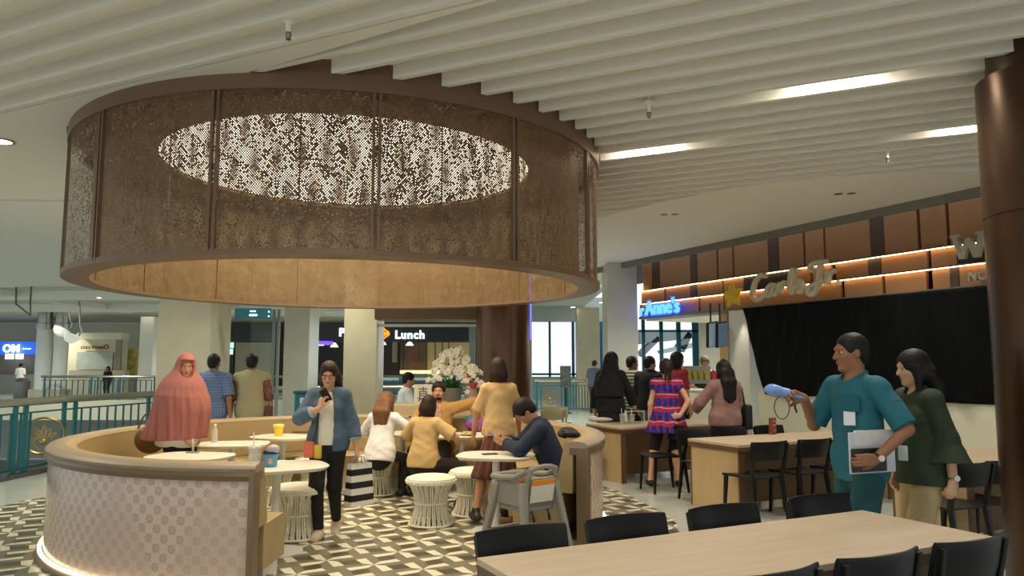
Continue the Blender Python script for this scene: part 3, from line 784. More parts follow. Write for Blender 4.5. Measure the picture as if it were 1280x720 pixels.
# ================================================================ figures: smooth-blended volumes turned into one continuous surface
def V3(*a): return np.array(a, float)
def nrm(v): v = np.asarray(v, float); return v/max(np.linalg.norm(v), 1e-9)
class Field:
    """collects volumes, then meshes their smooth union"""
    def __init__(s): s.p = []; s.cuts = []; s.folds = []
    def cap(s, a, b, ra, rb, k=.02, frame=None, sq=1., end=None):
        """tapered limb; frame+sq flatten it front to back; end cuts it square at b"""
        s.p.append(('cap', np.asarray(a, float), np.asarray(b, float), ra, rb, k, frame, sq, end)); return s
    def ell(s, c, r, frame=None, k=.02, sub=False):
        s.p.append(('ell', np.asarray(c, float), np.asarray(r, float), None, None, k, frame, sub, None)); return s
    def cut(s, point, normal): s.cuts.append((np.asarray(point, float), nrm(normal))); return s
    def fold(s, fn): s.folds.append(fn); return s
    def mesh(s, h):
        lo = np.full(3, 1e9); hi = -lo
        bb = []
        for q in s.p:
            if q[0] == 'cap':
                r = max(q[3], q[4]); l_, h_ = np.minimum(q[1], q[2])-r, np.maximum(q[1], q[2])+r
            else: r = q[2].max(); l_, h_ = q[1]-r, q[1]+r
            bb.append((l_, h_))
            if not (q[0] == 'ell' and q[7]): lo = np.minimum(lo, l_); hi = np.maximum(hi, h_)
        lo -= 4*h; hi += 4*h
        n = np.ceil((hi-lo)/h).astype(int)+1
        F = np.full(n, 10., np.float32)
        ax = [lo[i]+h*np.arange(n[i]) for i in range(3)]
        for q, (l_, h_) in zip(s.p, bb):
            k = q[5]; m = k+3*h
            i0 = np.clip(np.floor((l_-m-lo)/h).astype(int), 0, n); i1 = np.clip(np.ceil((h_+m-lo)/h).astype(int)+1, 0, n)
            if np.any(i1 <= i0): continue
            X = ax[0][i0[0]:i1[0]][:,None,None]; Y = ax[1][i0[1]:i1[1]][None,:,None]; Z = ax[2][i0[2]:i1[2]][None,None,:]
            sl = (slice(i0[0],i1[0]), slice(i0[1],i1[1]), slice(i0[2],i1[2]))
            if q[0] == 'cap':
                a, b, ra, rb, _, fr, sq, end = q[1:]
                if fr is not None and sq != 1.:
                    f = fr[1]
                    # stretch along the front axis
                    def st(px, py, pz):
                        d = ((px-a[0])*f[0]+(py-a[1])*f[1]+(pz-a[2])*f[2])*(sq-1.)
                        return px+d*f[0], py+d*f[1], pz+d*f[2]
                    xx, yy, zz = st(X, Y, Z); bx = np.array(st(*b))
                else: xx, yy, zz = X, Y, Z; bx = b
                ba = bx-a; L2 = max(ba@ba, 1e-9)
                t = np.clip(((xx-a[0])*ba[0]+(yy-a[1])*ba[1]+(zz-a[2])*ba[2])/L2, 0, 1)
                d = np.sqrt((xx-a[0]-t*ba[0])**2+(yy-a[1]-t*ba[1])**2+(zz-a[2]-t*ba[2])**2)-(ra+(rb-ra)*t)
                if sq > 1: d = d*.85
                if end is not None:
                    e = nrm(b-a); d = np.maximum(d, (X-b[0])*e[0]+(Y-b[1])*e[1]+(Z-b[2])*e[2])
            else:
                c, r, _, _, _, fr, sub, _ = q[1:]
                fr = fr if fr is not None else np.eye(3)
                x, y, z = X-c[0], Y-c[1], Z-c[2]
                u = [(x*fr[i][0]+y*fr[i][1]+z*fr[i][2])/r[i] for i in range(3)]
                k0 = np.sqrt(u[0]**2+u[1]**2+u[2]**2)+1e-9; k1 = np.sqrt((u[0]/r[0])**2+(u[1]/r[1])**2+(u[2]/r[2])**2)+1e-9
                d = k0*(k0-1)/k1
                if sub:
                    A = F[sl]; g = np.maximum(k-np.abs(A+d), 0)/max(k, 1e-6); F[sl] = np.maximum(A, -d)+g*g*k*.25; continue
            A = F[sl]
            if k > 0: g = np.maximum(k-np.abs(A-d), 0)/k; F[sl] = np.minimum(A, d)-g*g*k*.25
            else: F[sl] = np.minimum(A, d)
        if s.folds or s.cuts:
            X, Y, Z = ax[0][:,None,None], ax[1][None,:,None], ax[2][None,None,:]
            for fn in s.folds: F = F+fn(X, Y, Z)
            for p, q in s.cuts: F = np.maximum(F, (X-p[0])*q[0]+(Y-p[1])*q[1]+(Z-p[2])*q[2])
        return nets(F.astype(np.float32), lo, h)
def nets(F, lo, h):
    """surface nets"""
    I = F < 0
    c = [(i,j,k) for i in (0,1) for j in (0,1) for k in (0,1)]
    n = np.array(F.shape)-1
    def sub(A, o): return A[o[0]:o[0]+n[0], o[1]:o[1]+n[1], o[2]:o[2]+n[2]]
    cnt = sum(sub(I, o).astype(np.int8) for o in c)
    act = (cnt > 0) & (cnt < 8); idx = np.argwhere(act)
    if len(idx) == 0: return [], []
    vid = -np.ones(n, np.int32); vid[act] = np.arange(len(idx))
    acc = np.zeros((len(idx), 3)); w = np.zeros(len(idx))
    val = {o: F[idx[:,0]+o[0], idx[:,1]+o[1], idx[:,2]+o[2]] for o in c}
    for a in c:
        for axis in range(3):
            if a[axis]: continue
            b = list(a); b[axis] = 1; b = tuple(b)
            va, vb = val[a], val[b]; m = (va < 0) != (vb < 0)
            t = np.where(m, va/np.where(np.abs(va-vb) < 1e-9, 1, va-vb), 0)
            p = np.repeat(np.array([a], float), len(idx), 0); p[:,axis] += t
            acc[m] += p[m]; w += m
    P = lo+h*(idx+acc/w[:,None])
    faces = []
    for axis in range(3):
        o1, o2 = (axis+1) % 3, (axis+2) % 3
        A = I[:n[0], :n[1], :n[2]]; sh = [0,0,0]; sh[axis] = 1; B = sub(I, sh)
        m = A != B; m[tuple(slice(0,1) if i == o1 else slice(None) for i in range(3))] = False; m[tuple(slice(0,1) if i == o2 else slice(None) for i in range(3))] = False
        e = np.argwhere(m); 
        if len(e) == 0: continue
        ins = A[m]; d1 = np.zeros(3, int); d1[o1] = 1; d2 = np.zeros(3, int); d2[o2] = 1
        q = np.stack([vid[tuple((e-x).T)] for x in (0*d1, d1, d1+d2, d2)], 1)
        q[~ins] = q[~ins][:, ::-1]; q = q[(q >= 0).all(1)]; faces.append(q[:, ::-1])
    Fc = np.concatenate(faces)
    # relax once for an even skin
    nb = np.zeros_like(P); ct = np.zeros(len(P))
    for a, b in ((0,1),(1,2),(2,3),(3,0)):
        np.add.at(nb, Fc[:,a], P[Fc[:,b]]); np.add.at(ct, Fc[:,a], 1); np.add.at(nb, Fc[:,b], P[Fc[:,a]]); np.add.at(ct, Fc[:,b], 1)
    P = P*.5+.5*nb/np.maximum(ct, 1)[:,None]
    return P, Fc
def field_obj(name, field, h, m, parent):
    P, Fc = field.mesh(h)
    if len(P) == 0: return None
    me = bpy.data.meshes.new(name); me.from_pydata(P.tolist(), [], Fc.tolist()); me.update()
    me.polygons.foreach_set('use_smooth', np.ones(len(me.polygons), bool))
    o = bpy.data.objects.new(name, me); COL.objects.link(o); me.materials.append(m); o.parent = parent; return o

def rot(axis, deg):
    return np.array(Matrix.Rotation(R_(deg), 3, Vector(axis)))
def ik(a, t, l1, l2, hint):
    a, t = np.asarray(a, float), np.asarray(t, float); d = t-a; L = np.linalg.norm(d); L = min(max(L, abs(l1-l2)+.01), l1+l2-.004); e = nrm(d); t = a+e*L
    x = (l1*l1-l2*l2+L*L)/(2*L); y = math.sqrt(max(l1*l1-x*x, 0)); hn = np.asarray(hint, float); hn = nrm(hn-e*(hn@e))
    return a+e*x+hn*y, t

SKIN = {}
def skin(name, rgb): 
    if name not in SKIN: SKIN[name] = mat('skin_'+name, rgb, .5, spec=.35, noise=.05, nscale=9)
    return SKIN[name]
def cloth(name, rgb, rough=.85, bump=.25, bscale=60, **k): return mat('cloth_'+name, rgb, rough, bump=bump, bscale=bscale, sheen=.0, **k)
M_hair = {}
def hairm(name, rgb):
    if name in M_hair: return M_hair[name]
    m = mat('hair_'+name, rgb, .5, spec=.25); n = NT(m); x, y, z = n.pos()
    f = n.noise(n.vec(n.m('MULTIPLY', x, 90), n.m('MULTIPLY', y, 90), n.m('MULTIPLY', z, 6)), 1., 3)
    n.base(n.mix(f, tuple(c*.55 for c in rgb), tuple(min(255, c*1.35) for c in rgb)))
    bp = n.nt.nodes.new('ShaderNodeBump'); bp.inputs['Strength'].default_value = .5; bp.inputs['Distance'].default_value = .01
    n.nt.links.new(f, bp.inputs['Height']); n.nt.links.new(bp.outputs[0], n.b.inputs['Normal'])
    M_hair[name] = m; return m
M_eye = mat('eye_white', (226,222,212), .25); M_iris = mat('iris_dark', (34,22,16), .2); M_lip = mat('lip', (168,92,80), .45)

class Person:
    def __init__(s, label, loc, heading, h=1.7, w=1., vox=.014, fem=False, skin_m=None, group=None,
                 pelvis=(0,0,.93), lean=0, side=0, twist=0, head=(0,0,0), feet=None, hands=None, knees=None, elbows=None, handdir=None, palm=None, curl=(25,25), foot_yaw=(6,-6), bare=False):
        s.bare = bare; s.k = h/1.70; s.vox = vox; s.w = w; s.fem = fem
        s.root = thing('person', label, 'person', (loc[0],loc[1],loc[2] if len(loc) > 2 else 0), R_(heading), group)
        k = s.k
        s.skin = skin_m or skin('tan', (190,138,104))
        P = s.P = V3(*pelvis)*k
        Rt = rot((0,0,1), twist) @ rot((0,1,0), side) @ rot((1,0,0), -lean)
        s.T = np.array([Rt @ V3(1,0,0), Rt @ V3(0,1,0), Rt @ V3(0,0,1)])     # right, front, up
        r, f, u = s.T
        s.N = P+u*.50*k; sw = (.148 if fem else .178)*w*k
        s.sh = [s.N-u*.055*k-r*sw, s.N-u*.055*k+r*sw]                          # left, right
        Rh = Rt @ rot((0,0,1), head[0]) @ rot((1,0,0), -head[1]) @ rot((0,1,0), head[2])
        s.Hf = np.array([Rh @ V3(1,0,0), Rh @ V3(0,1,0), Rh @ V3(0,0,1)])
        s.H = s.N+u*.07*k+s.Hf[2]*.085*k+s.Hf[1]*.012*k
        hip = .088*w
        s.hip = [P+V3(-hip,0,-.02)*k, P+V3(hip,0,-.02)*k]
        feet = feet or ((-.10,0,0),(.10,0,0)); knees = knees or ((-.1,1,0),(.1,1,0))
        s.kn, s.an, s.toe = [], [], []
        for i in (0,1):
            tgt = V3(feet[i][0],feet[i][1],feet[i][2]+.085)*k
            kn, an = ik(s.hip[i], tgt, .425*k, .42*k, knees[i]); s.kn.append(kn); s.an.append(an)
            fd = rot((0,0,1), foot_yaw[i]) @ V3(0,1,0); pitch = feet[i][3] if len(feet[i]) > 3 else 0
            if pitch: fd = nrm(fd+V3(0,0,-math.tan(R_(pitch))))
            s.toe.append(fd)
        hands = hands or ((-.25,.04,.78),(.25,.04,.78)); elbows = elbows or ((-.6,-1,0),(.6,-1,0))
        s.el, s.wr, s.hd, s.pn = [], [], [], []
        for i in (0,1):
            tgt = V3(*hands[i])*k
            e, w_ = ik(s.sh[i], tgt, .285*k, .25*k, elbows[i]); s.el.append(e); s.wr.append(w_)
            hd = nrm(handdir[i]) if handdir and handdir[i] is not None else nrm(w_-e); s.hd.append(hd)
            pn = palm[i] if palm and palm[i] is not None else ((1,0,0) if i == 0 else (-1,0,0))
            pn = np.asarray(pn, float); pn = nrm(pn-hd*(pn@hd)); s.pn.append(pn)
        s.curl = curl
        s.body()
    # -- volumes shared by skin and clothes
    def torso(s, F, t=0., lo=-.06, hi=.44, k=.04, belly=0., bust=None):
        r, f, u = s.T; kk = s.k; w = s.w; P = s.P; fem = s.fem
        q = 1.42
        F.cap(P+u*lo*kk, P+u*.06*kk, (.168 if fem else .160)*w*kk+t, (.152 if fem else .155)*w*kk+t, k, s.T, q)
        F.cap(P+u*.06*kk, P+u*.20*kk, (.145 if fem else .152)*w*kk+t+belly*.5, (.130 if fem else .150)*w*kk+t+belly*.3, k, s.T, q)
        F.cap(P+u*.20*kk, P+u*.37*kk, (.132 if fem else .152)*w*kk+t, (.140 if fem else .160)*w*kk+t, k, s.T, q)
        if belly: F.ell(P+u*.14*kk+f*.05*kk, ((.13*w)*kk+t, .10*kk+t+belly, .15*kk+t), s.T, k)
        if fem if bust is None else bust:
            for sg_ in (-1,1): F.ell(P+u*.33*kk+f*.075*kk+r*sg_*.07*kk, (.062*kk+t*.7,.055*kk+t*.7,.062*kk+t*.7), s.T, k)
        for i in (0,1): F.cap(s.N-u*.045*kk, s.sh[i]-u*.005*kk, .062*kk+t*.6, .052*kk+t*.9, .03)
        return F
    def leg(s, F, i, t=0., upto=1., k=.03, t2=None):
        kk, w = s.k, s.w; t2 = t if t2 is None else t2
        F.cap(s.hip[i], s.kn[i], .086*w*kk+min(t,.010), .058*w**.6*kk+(t+t2)/2, k)
        if upto > .5:
            e = s.kn[i]+(s.an[i]-s.kn[i])*min(1, (upto-.5)*2); full = upto >= .999
            F.cap(s.kn[i], e, .056*w**.6*kk+(t+t2)/2, .038*kk+t2+.012*(1-min(1, (upto-.5)*2)), k, end=None if full else True)
        return F
    def arm(s, F, i, t=0., upto=1., k=.025, flare=0.):
        kk, w = s.k, s.w**.7
        a, b, c = s.sh[i], s.el[i], s.wr[i]
        if upto <= .5:
            e = a+(b-a)*(upto*2); F.cap(a, e, .050*w*kk+t, .045*w*kk+t+flare, k, end=True)
        else:
            fa_ = .88 if s.fem else 1.
            F.cap(a, b, .050*w*fa_*kk+t, .040*w*fa_*kk+t, k); e = b+(c-b)*((upto-.5)*2)
            F.cap(b, e, .040*w*kk+t, .030*kk+t+flare, k, end=True if upto < .995 else None)
        return F
    def body(s):
        F = Field(); kk = s.k; r, f, u = s.T; hr, hf, hu = s.Hf; H = s.H; fem = s.fem
        s.torso(F, -.012)
        for i in (0,1):
            s.leg(F, i, 0 if s.bare else -.016); s.arm(F, i, -.002)
            if not s.bare: pass
            kd = nrm(s.an[i]-s.kn[i]); b_ = 1 if s.bare else .7; F.ell(s.kn[i]+kd*.13*kk-V3(0,1,0)*.010*kk, (.05*kk*b_,.052*kk*b_,.11*kk), None, .03)
            a = s.an[i]; d = s.toe[i]; fl = V3(0,0,-.045)*kk
            F.cap(a+fl-d*.045*kk, a+fl+d*.12*kk+V3(0,0,-.008)*kk, .036*kk, .028*kk, .02); F.cap(a, a+fl+d*.05*kk, .036*kk, .034*kk, .03)
            s.hand(F, i)
        F.cap(s.N-u*.03*kk, H-hu*.06*kk-hf*.015*kk, (.052 if fem else .058)*kk, (.048 if fem else .056)*kk, .025)
        # head
        e = lambda x, y, z: H+hr*x*kk+hf*y*kk+hu*z*kk
        F.ell(e(0,-.012,.030), (.074*kk,.094*kk,.088*kk), s.Hf, .02)
        F.ell(e(0,.022,-.040), (.060*kk,.066*kk,.074*kk), s.Hf, .03)
        F.ell(e(0,.062,-.094), (.027*kk,.026*kk,.022*kk), s.Hf, .025)
        for sg_ in (-1,1):
            F.ell(e(sg_*.036,.058,-.022), (.026*kk,.026*kk,.024*kk), s.Hf, .02)
            F.ell(e(sg_*.075,-.006,-.006), (.010*kk,.019*kk,.031*kk), s.Hf, .006)
            F.ell(e(sg_*.031,.091,.010), (.020*kk,.016*kk,.011*kk), s.Hf, .012, True)
        F.cap(e(-.034,.078,.030), e(.034,.078,.030), .012*kk, .012*kk, .018)
        F.cap(e(0,.086,.014), e(0,.104,-.024), .008*kk, .0125*kk, .012)
        for sg_ in (-1,1): F.ell(e(sg_*.010,.094,-.027), (.008*kk,.009*kk,.007*kk), s.Hf, .006)
        F.ell(e(0,.084,-.056), (.023*kk,.012*kk,.010*kk), s.Hf, .008)
        F.ell(e(0,.0935,-.0565), (.022*kk,.006*kk,.0022*kk), s.Hf, .004, True)
        s.bodyo = field_obj('body', F, s.vox, s.skin, s.root)
        return s
    def hand(s, F, i):
        kk = s.k; w, d, n = s.wr[i], s.hd[i], s.pn[i]; ac = np.cross(d, n)*(1 if i == 0 else -1)     # towards the thumb
        rr = max(.0092*kk, s.vox*.72); c = s.curl[i]
        lens = (.072,.080,.074,.058); offs = (.028,.0095,-.0095,-.027)
        for L, o, j in zip(lens, offs, range(4)):
            kn_ = w+d*(.086-.004*abs(j-1.2))*kk+ac*o*kk
            F.cap(w+d*.012*kk+ac*o*.55*kk, kn_, .0155*kk, .0125*kk, .012)
            p = kn_; ang = 0
            for seg, fr in enumerate((.45,.32,.23)):
                ang += c*(.8 if seg == 0 else .9)*(1+.06*j)
                dr = d*math.cos(R_(ang))+n*math.sin(R_(ang))+ac*(o*1.2)
                q = p+nrm(dr)*L*fr*kk; F.cap(p, q, rr*(1-.05*seg), rr*(.95-.07*seg), .005); p = q
        b0 = w+d*.022*kk+ac*.022*kk; b1 = b0+nrm(d*.62+ac*.62+n*.35)*.042*kk; b2 = b1+nrm(d*.8+ac*.18+n*(.2+c*.012))*.034*kk; b3 = b2+nrm(d*.8-ac*.05+n*(.25+c*.012))*.024*kk
        F.cap(b0, b1, .0165*kk, .0125*kk, .014); F.cap(b1, b2, .0115*kk, .010*kk, .006); F.cap(b2, b3, .010*kk, .0085*kk, .005)
    # -- face parts
    def face(s, glasses=False, beard=False, brow=(30,22,18), open_=1., lip=None):
        kk = s.k; hr, hf, hu = s.Hf; H = s.H
        e = lambda x, y, z: Vector(H+hr*x*kk+hf*y*kk+hu*z*kk)
        M3 = Matrix((tuple(hr), tuple(hf), tuple(hu))).transposed()
        for sg_ in (-1,1):
            ey = MB().ball(e(sg_*.031,.0715,.008), (.0145*kk,.011*kk,.0062*open_*kk), 12, M3).build('eye', M_eye, s.bodyo, smooth=True, angle=180)
            MB().ball(e(sg_*.031,.0795,.008), (.0062*kk,.005*kk,.0056*open_*kk), 10, M3).build('iris', M_iris, s.bodyo, smooth=True, angle=180)
            MB().tube([e(sg_*.014,.085,.0245), e(sg_*.030,.086,.0295), e(sg_*.048,.073,.025)], [.0028*kk,.0034*kk,.0018*kk], 6).build('eyebrow', mat('brow_%d' % brow[0], brow, .7), s.bodyo, smooth=True)
        MB().ball(e(0,.0885,-.0525), (.0205*kk,.0065*kk,.0042*kk), 12, M3).ball(e(0,.088,-.0605), (.0185*kk,.007*kk,.0048*kk), 12, M3).build('lips', lip or M_lip, s.bodyo, smooth=True, angle=180)
        if glasses:
            mb = MB()
            for sg_ in (-1,1):
                mb.tube([e(sg_*.033+.026*math.cos(2*PI*i/20), .097-.006*abs(math.cos(2*PI*i/20)), .004+.019*math.sin(2*PI*i/20)) for i in range(20)], .0022*kk, 5, closed=True)
                mb.tube([e(sg_*.058,.090,.010), e(sg_*.077,.03,.010), e(sg_*.079,-.01,.004)], .0022*kk, 5)
            mb.tube([e(-.008,.102,.008), e(.008,.102,.008)], .0022*kk, 5); mb.build('glasses', mat('glasses_frame', (70,30,26), .3), s.root)
        if beard:
            F = Field(); F.ell(np.array(e(0,.050,-.086)), (.048*kk,.048*kk,.030*kk), s.Hf, .02); F.ell(np.array(e(0,.083,-.042)), (.026*kk,.014*kk,.007*kk), s.Hf, .01)
            F.ell(np.array(e(0,.10,-.057)), (.021*kk,.03*kk,.009*kk), s.Hf, .006, True); F.cut(np.array(e(0,.0,-.040)), hu+hf*-.25)
            field_obj('beard', F, max(s.vox*.7,.005), hairm('black', (26,22,20)), s.root)
        return s
    # -- hair
    def hair(s, style, m, length=.25, vol=.014):
        kk = s.k; hr, hf, hu = s.Hf; H = s.H; F = Field(); e = lambda x, y, z: H+hr*x*kk+hf*y*kk+hu*z*kk
        v = vol*kk; u = s.T[2]; f = s.T[1]; r = s.T[0]
        F.ell(e(0,-.014,.034), (.074*kk+v,.094*kk+v,.088*kk+v), s.Hf, .01)
        if style in ('short','buzz'):
            F.ell(e(0,-.055,-.02), (.062*kk+v*.6,.05*kk+v*.5,.07*kk), s.Hf, .02)
            F.ell(e(0,.085,-.035), (.075*kk,.075*kk,.098*kk), s.Hf, .01, True)
            for sg_ in (-1,1): F.ell(e(sg_*.085,.012,-.045), (.03*kk,.045*kk,.055*kk), s.Hf, .01, True)
            F.cut(e(0,-.06,-.075), -hu+hf*.15)
        else:
            if style in ('long','back'):
                dn = -V3(0,0,1)
                F.ell(e(0,-.045,-.03), (.080*kk+v,.062*kk+v,.10*kk), s.Hf, .03)
                base = e(0,-.070,-.04); mid = s.N-f*.105*kk+u*.0*kk; end = mid+dn*max(length-.10,.03)*kk-f*.02*kk
                for o in (-.055,-.018,.018,.055):
                    F.cap(base+hr*o*kk, mid+r*o*1.2*kk, .042*kk+v, .036*kk+v*.5, .03)
                    F.cap(mid+r*o*1.2*kk, end+r*o*1.25*kk+dn*(.02 if abs(o) < .03 else -.02)*kk, .036*kk+v*.5, .024*kk, .03)
                if style == 'long':
                    for sg_ in (-1,1): F.cap(e(sg_*.076,.0,-.0), e(sg_*.088,.01,-.10)+dn*length*.45*kk, .026*kk, .022*kk, .02)
            if style == 'bob':
                F.ell(e(0,-.03,-.05), (.085*kk+v,.078*kk+v,.105*kk), s.Hf, .03)
                for sg_ in (-1,1): F.cap(e(sg_*.07,-.01,0), e(sg_*.075,-.0,-.13), .03*kk, .026*kk, .02)
                F.cut(e(0,0,-.155), -hu)
            if style == 'bun':
                F.ell(e(0,-.045,-.02), (.075*kk+v,.06*kk+v,.08*kk), s.Hf, .03); F.ell(e(0,-.125,-.02), (.048*kk,.042*kk,.05*kk), s.Hf, .015)
                for o in (-.02,.01,.03): F.cap(e(o,-.13,-.03), e(o*1.5,-.12,-.03-length), .022*kk, .012*kk, .01)
            F.ell(e(0,.115,-.035), (.058*kk,.085*kk,.105*kk), s.Hf, .012, True)
        field_obj('hair', F, max(s.vox*.8, .006), m, s.root); return s
    # -- clothes
    def wrinkle(s, F, amp):
        ph = random.random()*9; k = 1/s.k
        def fn(X, Y, Z):
            a = np.abs(np.sin(13*k*X+9*k*Y+17*k*Z+ph+1.6*np.sin(11*k*Z+ph))); b = np.abs(np.sin(16*k*X-12*k*Y-22*k*Z+2*ph+1.4*np.sin(14*k*X+ph)))
            return amp*(.55*(a-.6)+.45*(b-.6))
        F.fold(fn)
    def top(s, name, m, sleeve=.45, hem=-.10, t=.014, flare=.0, belly=0., neck=.062, wr=.005, open_front=0., collar=0., k=.035, hemflare=0., sleeves=(True,True)):
        F = Field(); kk = s.k; r, f, u = s.T; P = s.P
        s.torso(F, t*kk, lo=min(hem,-.02), belly=belly, k=k)
        if hem < -.05:
            for i in (0,1): F.cap(s.hip[i]+u*.05*kk, s.hip[i]+u*.0*kk, .098*s.w*kk+t*.9, .098*s.w*kk+t*.9, .03)
        if hemflare: F.cap(P+u*.10*kk, P+u*hem*kk, .14*s.w*kk+t, .17*s.w*kk+hemflare, .04, s.T, 1.3)
        if sleeve > 0:
            for i in (0,1):
                if sleeves[i]: s.arm(F, i, t*kk, sleeve, flare=flare)
        if collar: F.cap(s.N-u*.03*kk, s.N+u*(.0+collar)*kk+f*.01*kk, .068*kk, .062*kk, .01)
        s.wrinkle(F, wr)
        F.cut(P+u*hem*kk, -u)
        n0 = s.N+u*(.005+collar)*kk+f*.02*kk
        F.ell(n0+f*.015*kk+u*.02*kk, (neck*kk,.07*kk,.055*kk), s.T, .005, True)
        if open_front: 
            a = f; 
            F.ell(P+u*.18*kk+f*.2*kk, (open_front*kk,.19*kk,.55*kk), s.T, .01, True)
        return field_obj(name, F, s.vox, m, s.root)
    def trousers(s, m, name='trousers', upto=.985, t=.016, t2=None, waist=.05):
        F = Field(); kk = s.k; r, f, u = s.T; P = s.P
        F.cap(P-u*.05*kk, P+u*waist*kk, (.166 if s.fem else .160)*s.w*kk+t*.3, .150*s.w*kk+t*.3, .03, s.T, 1.42)
        for i in (0,1): s.leg(F, i, t*kk, upto, t2=t2)
        s.wrinkle(F, .0025); F.cut(P+u*waist*kk, u)
        return field_obj(name, F, s.vox, m, s.root)
    def skirt(s, m, name='skirt', hem=.45, r1=.24, waist=.03, pleat=.008, npl=16, off=(0,0)):
        F = Field(); kk = s.k; r, f, u = s.T; P = s.P; zh = hem*kk; c = V3(P[0]+off[0]*kk,P[1]+off[1]*kk,zh)
        F.cap(P+u*waist*kk, P-u*.06*kk, .140*s.w*kk, .165*s.w*kk, .03, s.T, 1.45); F.cap(P-u*.06*kk, c, .165*s.w*kk, r1*kk, .03, s.T, 1.3)
        cx, cy, z0 = P[0], P[1], P[2]
        if pleat: F.fold(lambda X, Y, Z: pleat*np.sin(npl*np.arctan2(Y-cy, X-cx))*np.clip((z0+.08-Z)/.4, 0, 1))
        F.cut(c, (0,0,-1)); F.cut(P+u*waist*kk, u)
        return field_obj(name, F, s.vox, m, s.root)
    def shoes(s, m, t=.010, high=.03):
        for i in (0,1):
            F = Field(); kk = s.k; a, d = s.an[i], s.toe[i]; fl = V3(0,0,-.045)*kk
            F.cap(a+fl-d*.05*kk, a+fl+d*.12*kk+V3(0,0,-.006)*kk, .036*kk+t, .030*kk+t, .02); F.cap(a+V3(0,0,high-.03)*kk, a+fl+d*.04*kk, .038*kk+t*.7, .036*kk+t, .03, end=None)
            F.cut(a+V3(0,0,-.0835)*kk if abs(d[2]) < .05 else a+V3(0,0,-.3), (0,0,-1)); F.cut(a+V3(0,0,high)*kk, (0,0,1))
            field_obj('shoe', F, max(s.vox*.8,.006), m, s.root)
        return s
    def pt(s, base, dx=0, dy=0, dz=0, frame=None):
        fr = s.T if frame is None else frame; return Vector(base+(fr[0]*dx+fr[1]*dy+fr[2]*dz)*s.k)
    def world(s, p):
        return Matrix.Translation(s.root.location) @ s.root.rotation_euler.to_matrix().to_4x4() @ Vector(p)
# ================================================================ railings round the atrium
M_bar = mat('teal_bar', (20,92,100), .4, .2); M_brass = mat('brass', (176,150,84), .3, .85); M_rail = mat('rail_steel', (176,176,168), .22, .85)
def rail_run(name, label, pts, z=1.05, step=.14, posts=(), bar_r=.012, medals=(), zmul=1, cap=.06):
    t = thing(name, label, 'railing', (pts[0][0],pts[0][1],0)); o = Vector((pts[0][0],pts[0][1],0))
    P = [Vector((x,y,0))-o for x,y in pts]; cum = [0]
    for a, b in zip(P, P[1:]): cum.append(cum[-1]+(b-a).length)
    def pt(s):
        for i in range(len(P)-1):
            if s <= cum[i+1]+1e-6: return P[i].lerp(P[i+1], (s-cum[i])/(cum[i+1]-cum[i])), (P[i+1]-P[i]).normalized()
        return P[-1], (P[-1]-P[-2]).normalized()
    mb = MB(); mb.tube([p+Vector((0,0,z)) for p in P], cap, 10); mb.build('top_rail', M_rail, t, smooth=True)
    mb = MB(); mb.tube([p+Vector((0,0,z-.16)) for p in P], .014, 6); mb.build('upper_bar', M_bar, t)
    mb = MB(); mb.tube([p+Vector((0,0,.10)) for p in P], .018, 6); mb.build('lower_bar', M_bar, t)
    for s in posts:
        p, d = pt(s); MB().bar(p, p+Vector((0,0,z-.03)), .085, .03, up=(-d.y,d.x,0)).build('post', M_teal, t)
    s = step/2
    while s < cum[-1]:
        if all(abs(s-m) > .30 for m in medals) and all(abs(s-q) > .08 for q in posts):
            p, d = pt(s); MB().bar(p+Vector((0,0,.10)), p+Vector((0,0,z-.16)), bar_r*2, bar_r*2).build('baluster', M_bar, t)
        s += step
    for s in medals:
        p, d = pt(s); d = (d+Vector((1.5,-.2,0))).normalized(); c = p+Vector((0,0,.52)); R = .27; n = 36
        m = MB(); m.tube([c+d*(R*math.cos(2*PI*i/n))+Vector((0,0,R*math.sin(2*PI*i/n))) for i in range(n)], .018, 6, closed=True)
        for k in range(5):        # fan of petals rising from the foot of the ring
            a = R_(30+30*k); q = [c+d*(r_*math.cos(a+w_))+Vector((0,0,r_*math.sin(a+w_)-.06)) for r_, w_ in ((.02,0),(.13,.20),(.25 if k == 2 else .2,0),(.13,-.20))]
            m.tube(q, .012, 5, closed=True)
        for sg_ in (-1,1): m.tube([c+d*(sg_*(.05+.07*math.sin(i/5*PI)))+Vector((0,0,-.2+.2*i/5)) for i in range(6)], .014, 5)
        m.ball(c+Vector((0,0,-.09)), .05, 10); m.build('medallion', M_brass, t, smooth=True)
    return t
def path_s(pts, px):
    """distance along a run where it is seen at px"""
    s = 0; k = (px-640)/F_PX/math.cos(PITCH)*1.0
    for (x0,y0),(x1,y1) in zip(pts, pts[1:]):
        L = math.hypot(x1-x0, y1-y0)
        for i in range(400):
            f = i/400; x, y = x0+(x1-x0)*f, y0+(y1-y0)*f
            # pixel of that point at rail height
            dz = -.55; fw = y*math.cos(PITCH)+dz*math.sin(PITCH); u = 640+F_PX*x/fw
            if u >= px: return s+L*f
        s += L
    return s
rp = [(x-.02,y) for x,y in rail_pts2[1:]]
S = lambda px: path_s(rp, px)
nr = rail_run('atrium_railing', 'teal railing with brass fan medallion beside the left of the curved sofa', rp, posts=(S(20),S(33),S(81),S(95),S(186),S(200), 9.5, 12.0), medals=(S(57),), step=.20)
rail_run('atrium_railing', 'far teal railing across the atrium, left of the wide stone column', [(-21.6,34.6),(-16.2,34.6)], posts=(.15,2.3,2.6,3.3,3.6,5.2), medals=(), step=.26, bar_r=.018)
rail_run('atrium_railing', 'far railing across the atrium, seen behind the two walking men', [(-15.2,35),(-2.0,35)], posts=(2,4,6,8,10,12), step=.34, bar_r=.018)
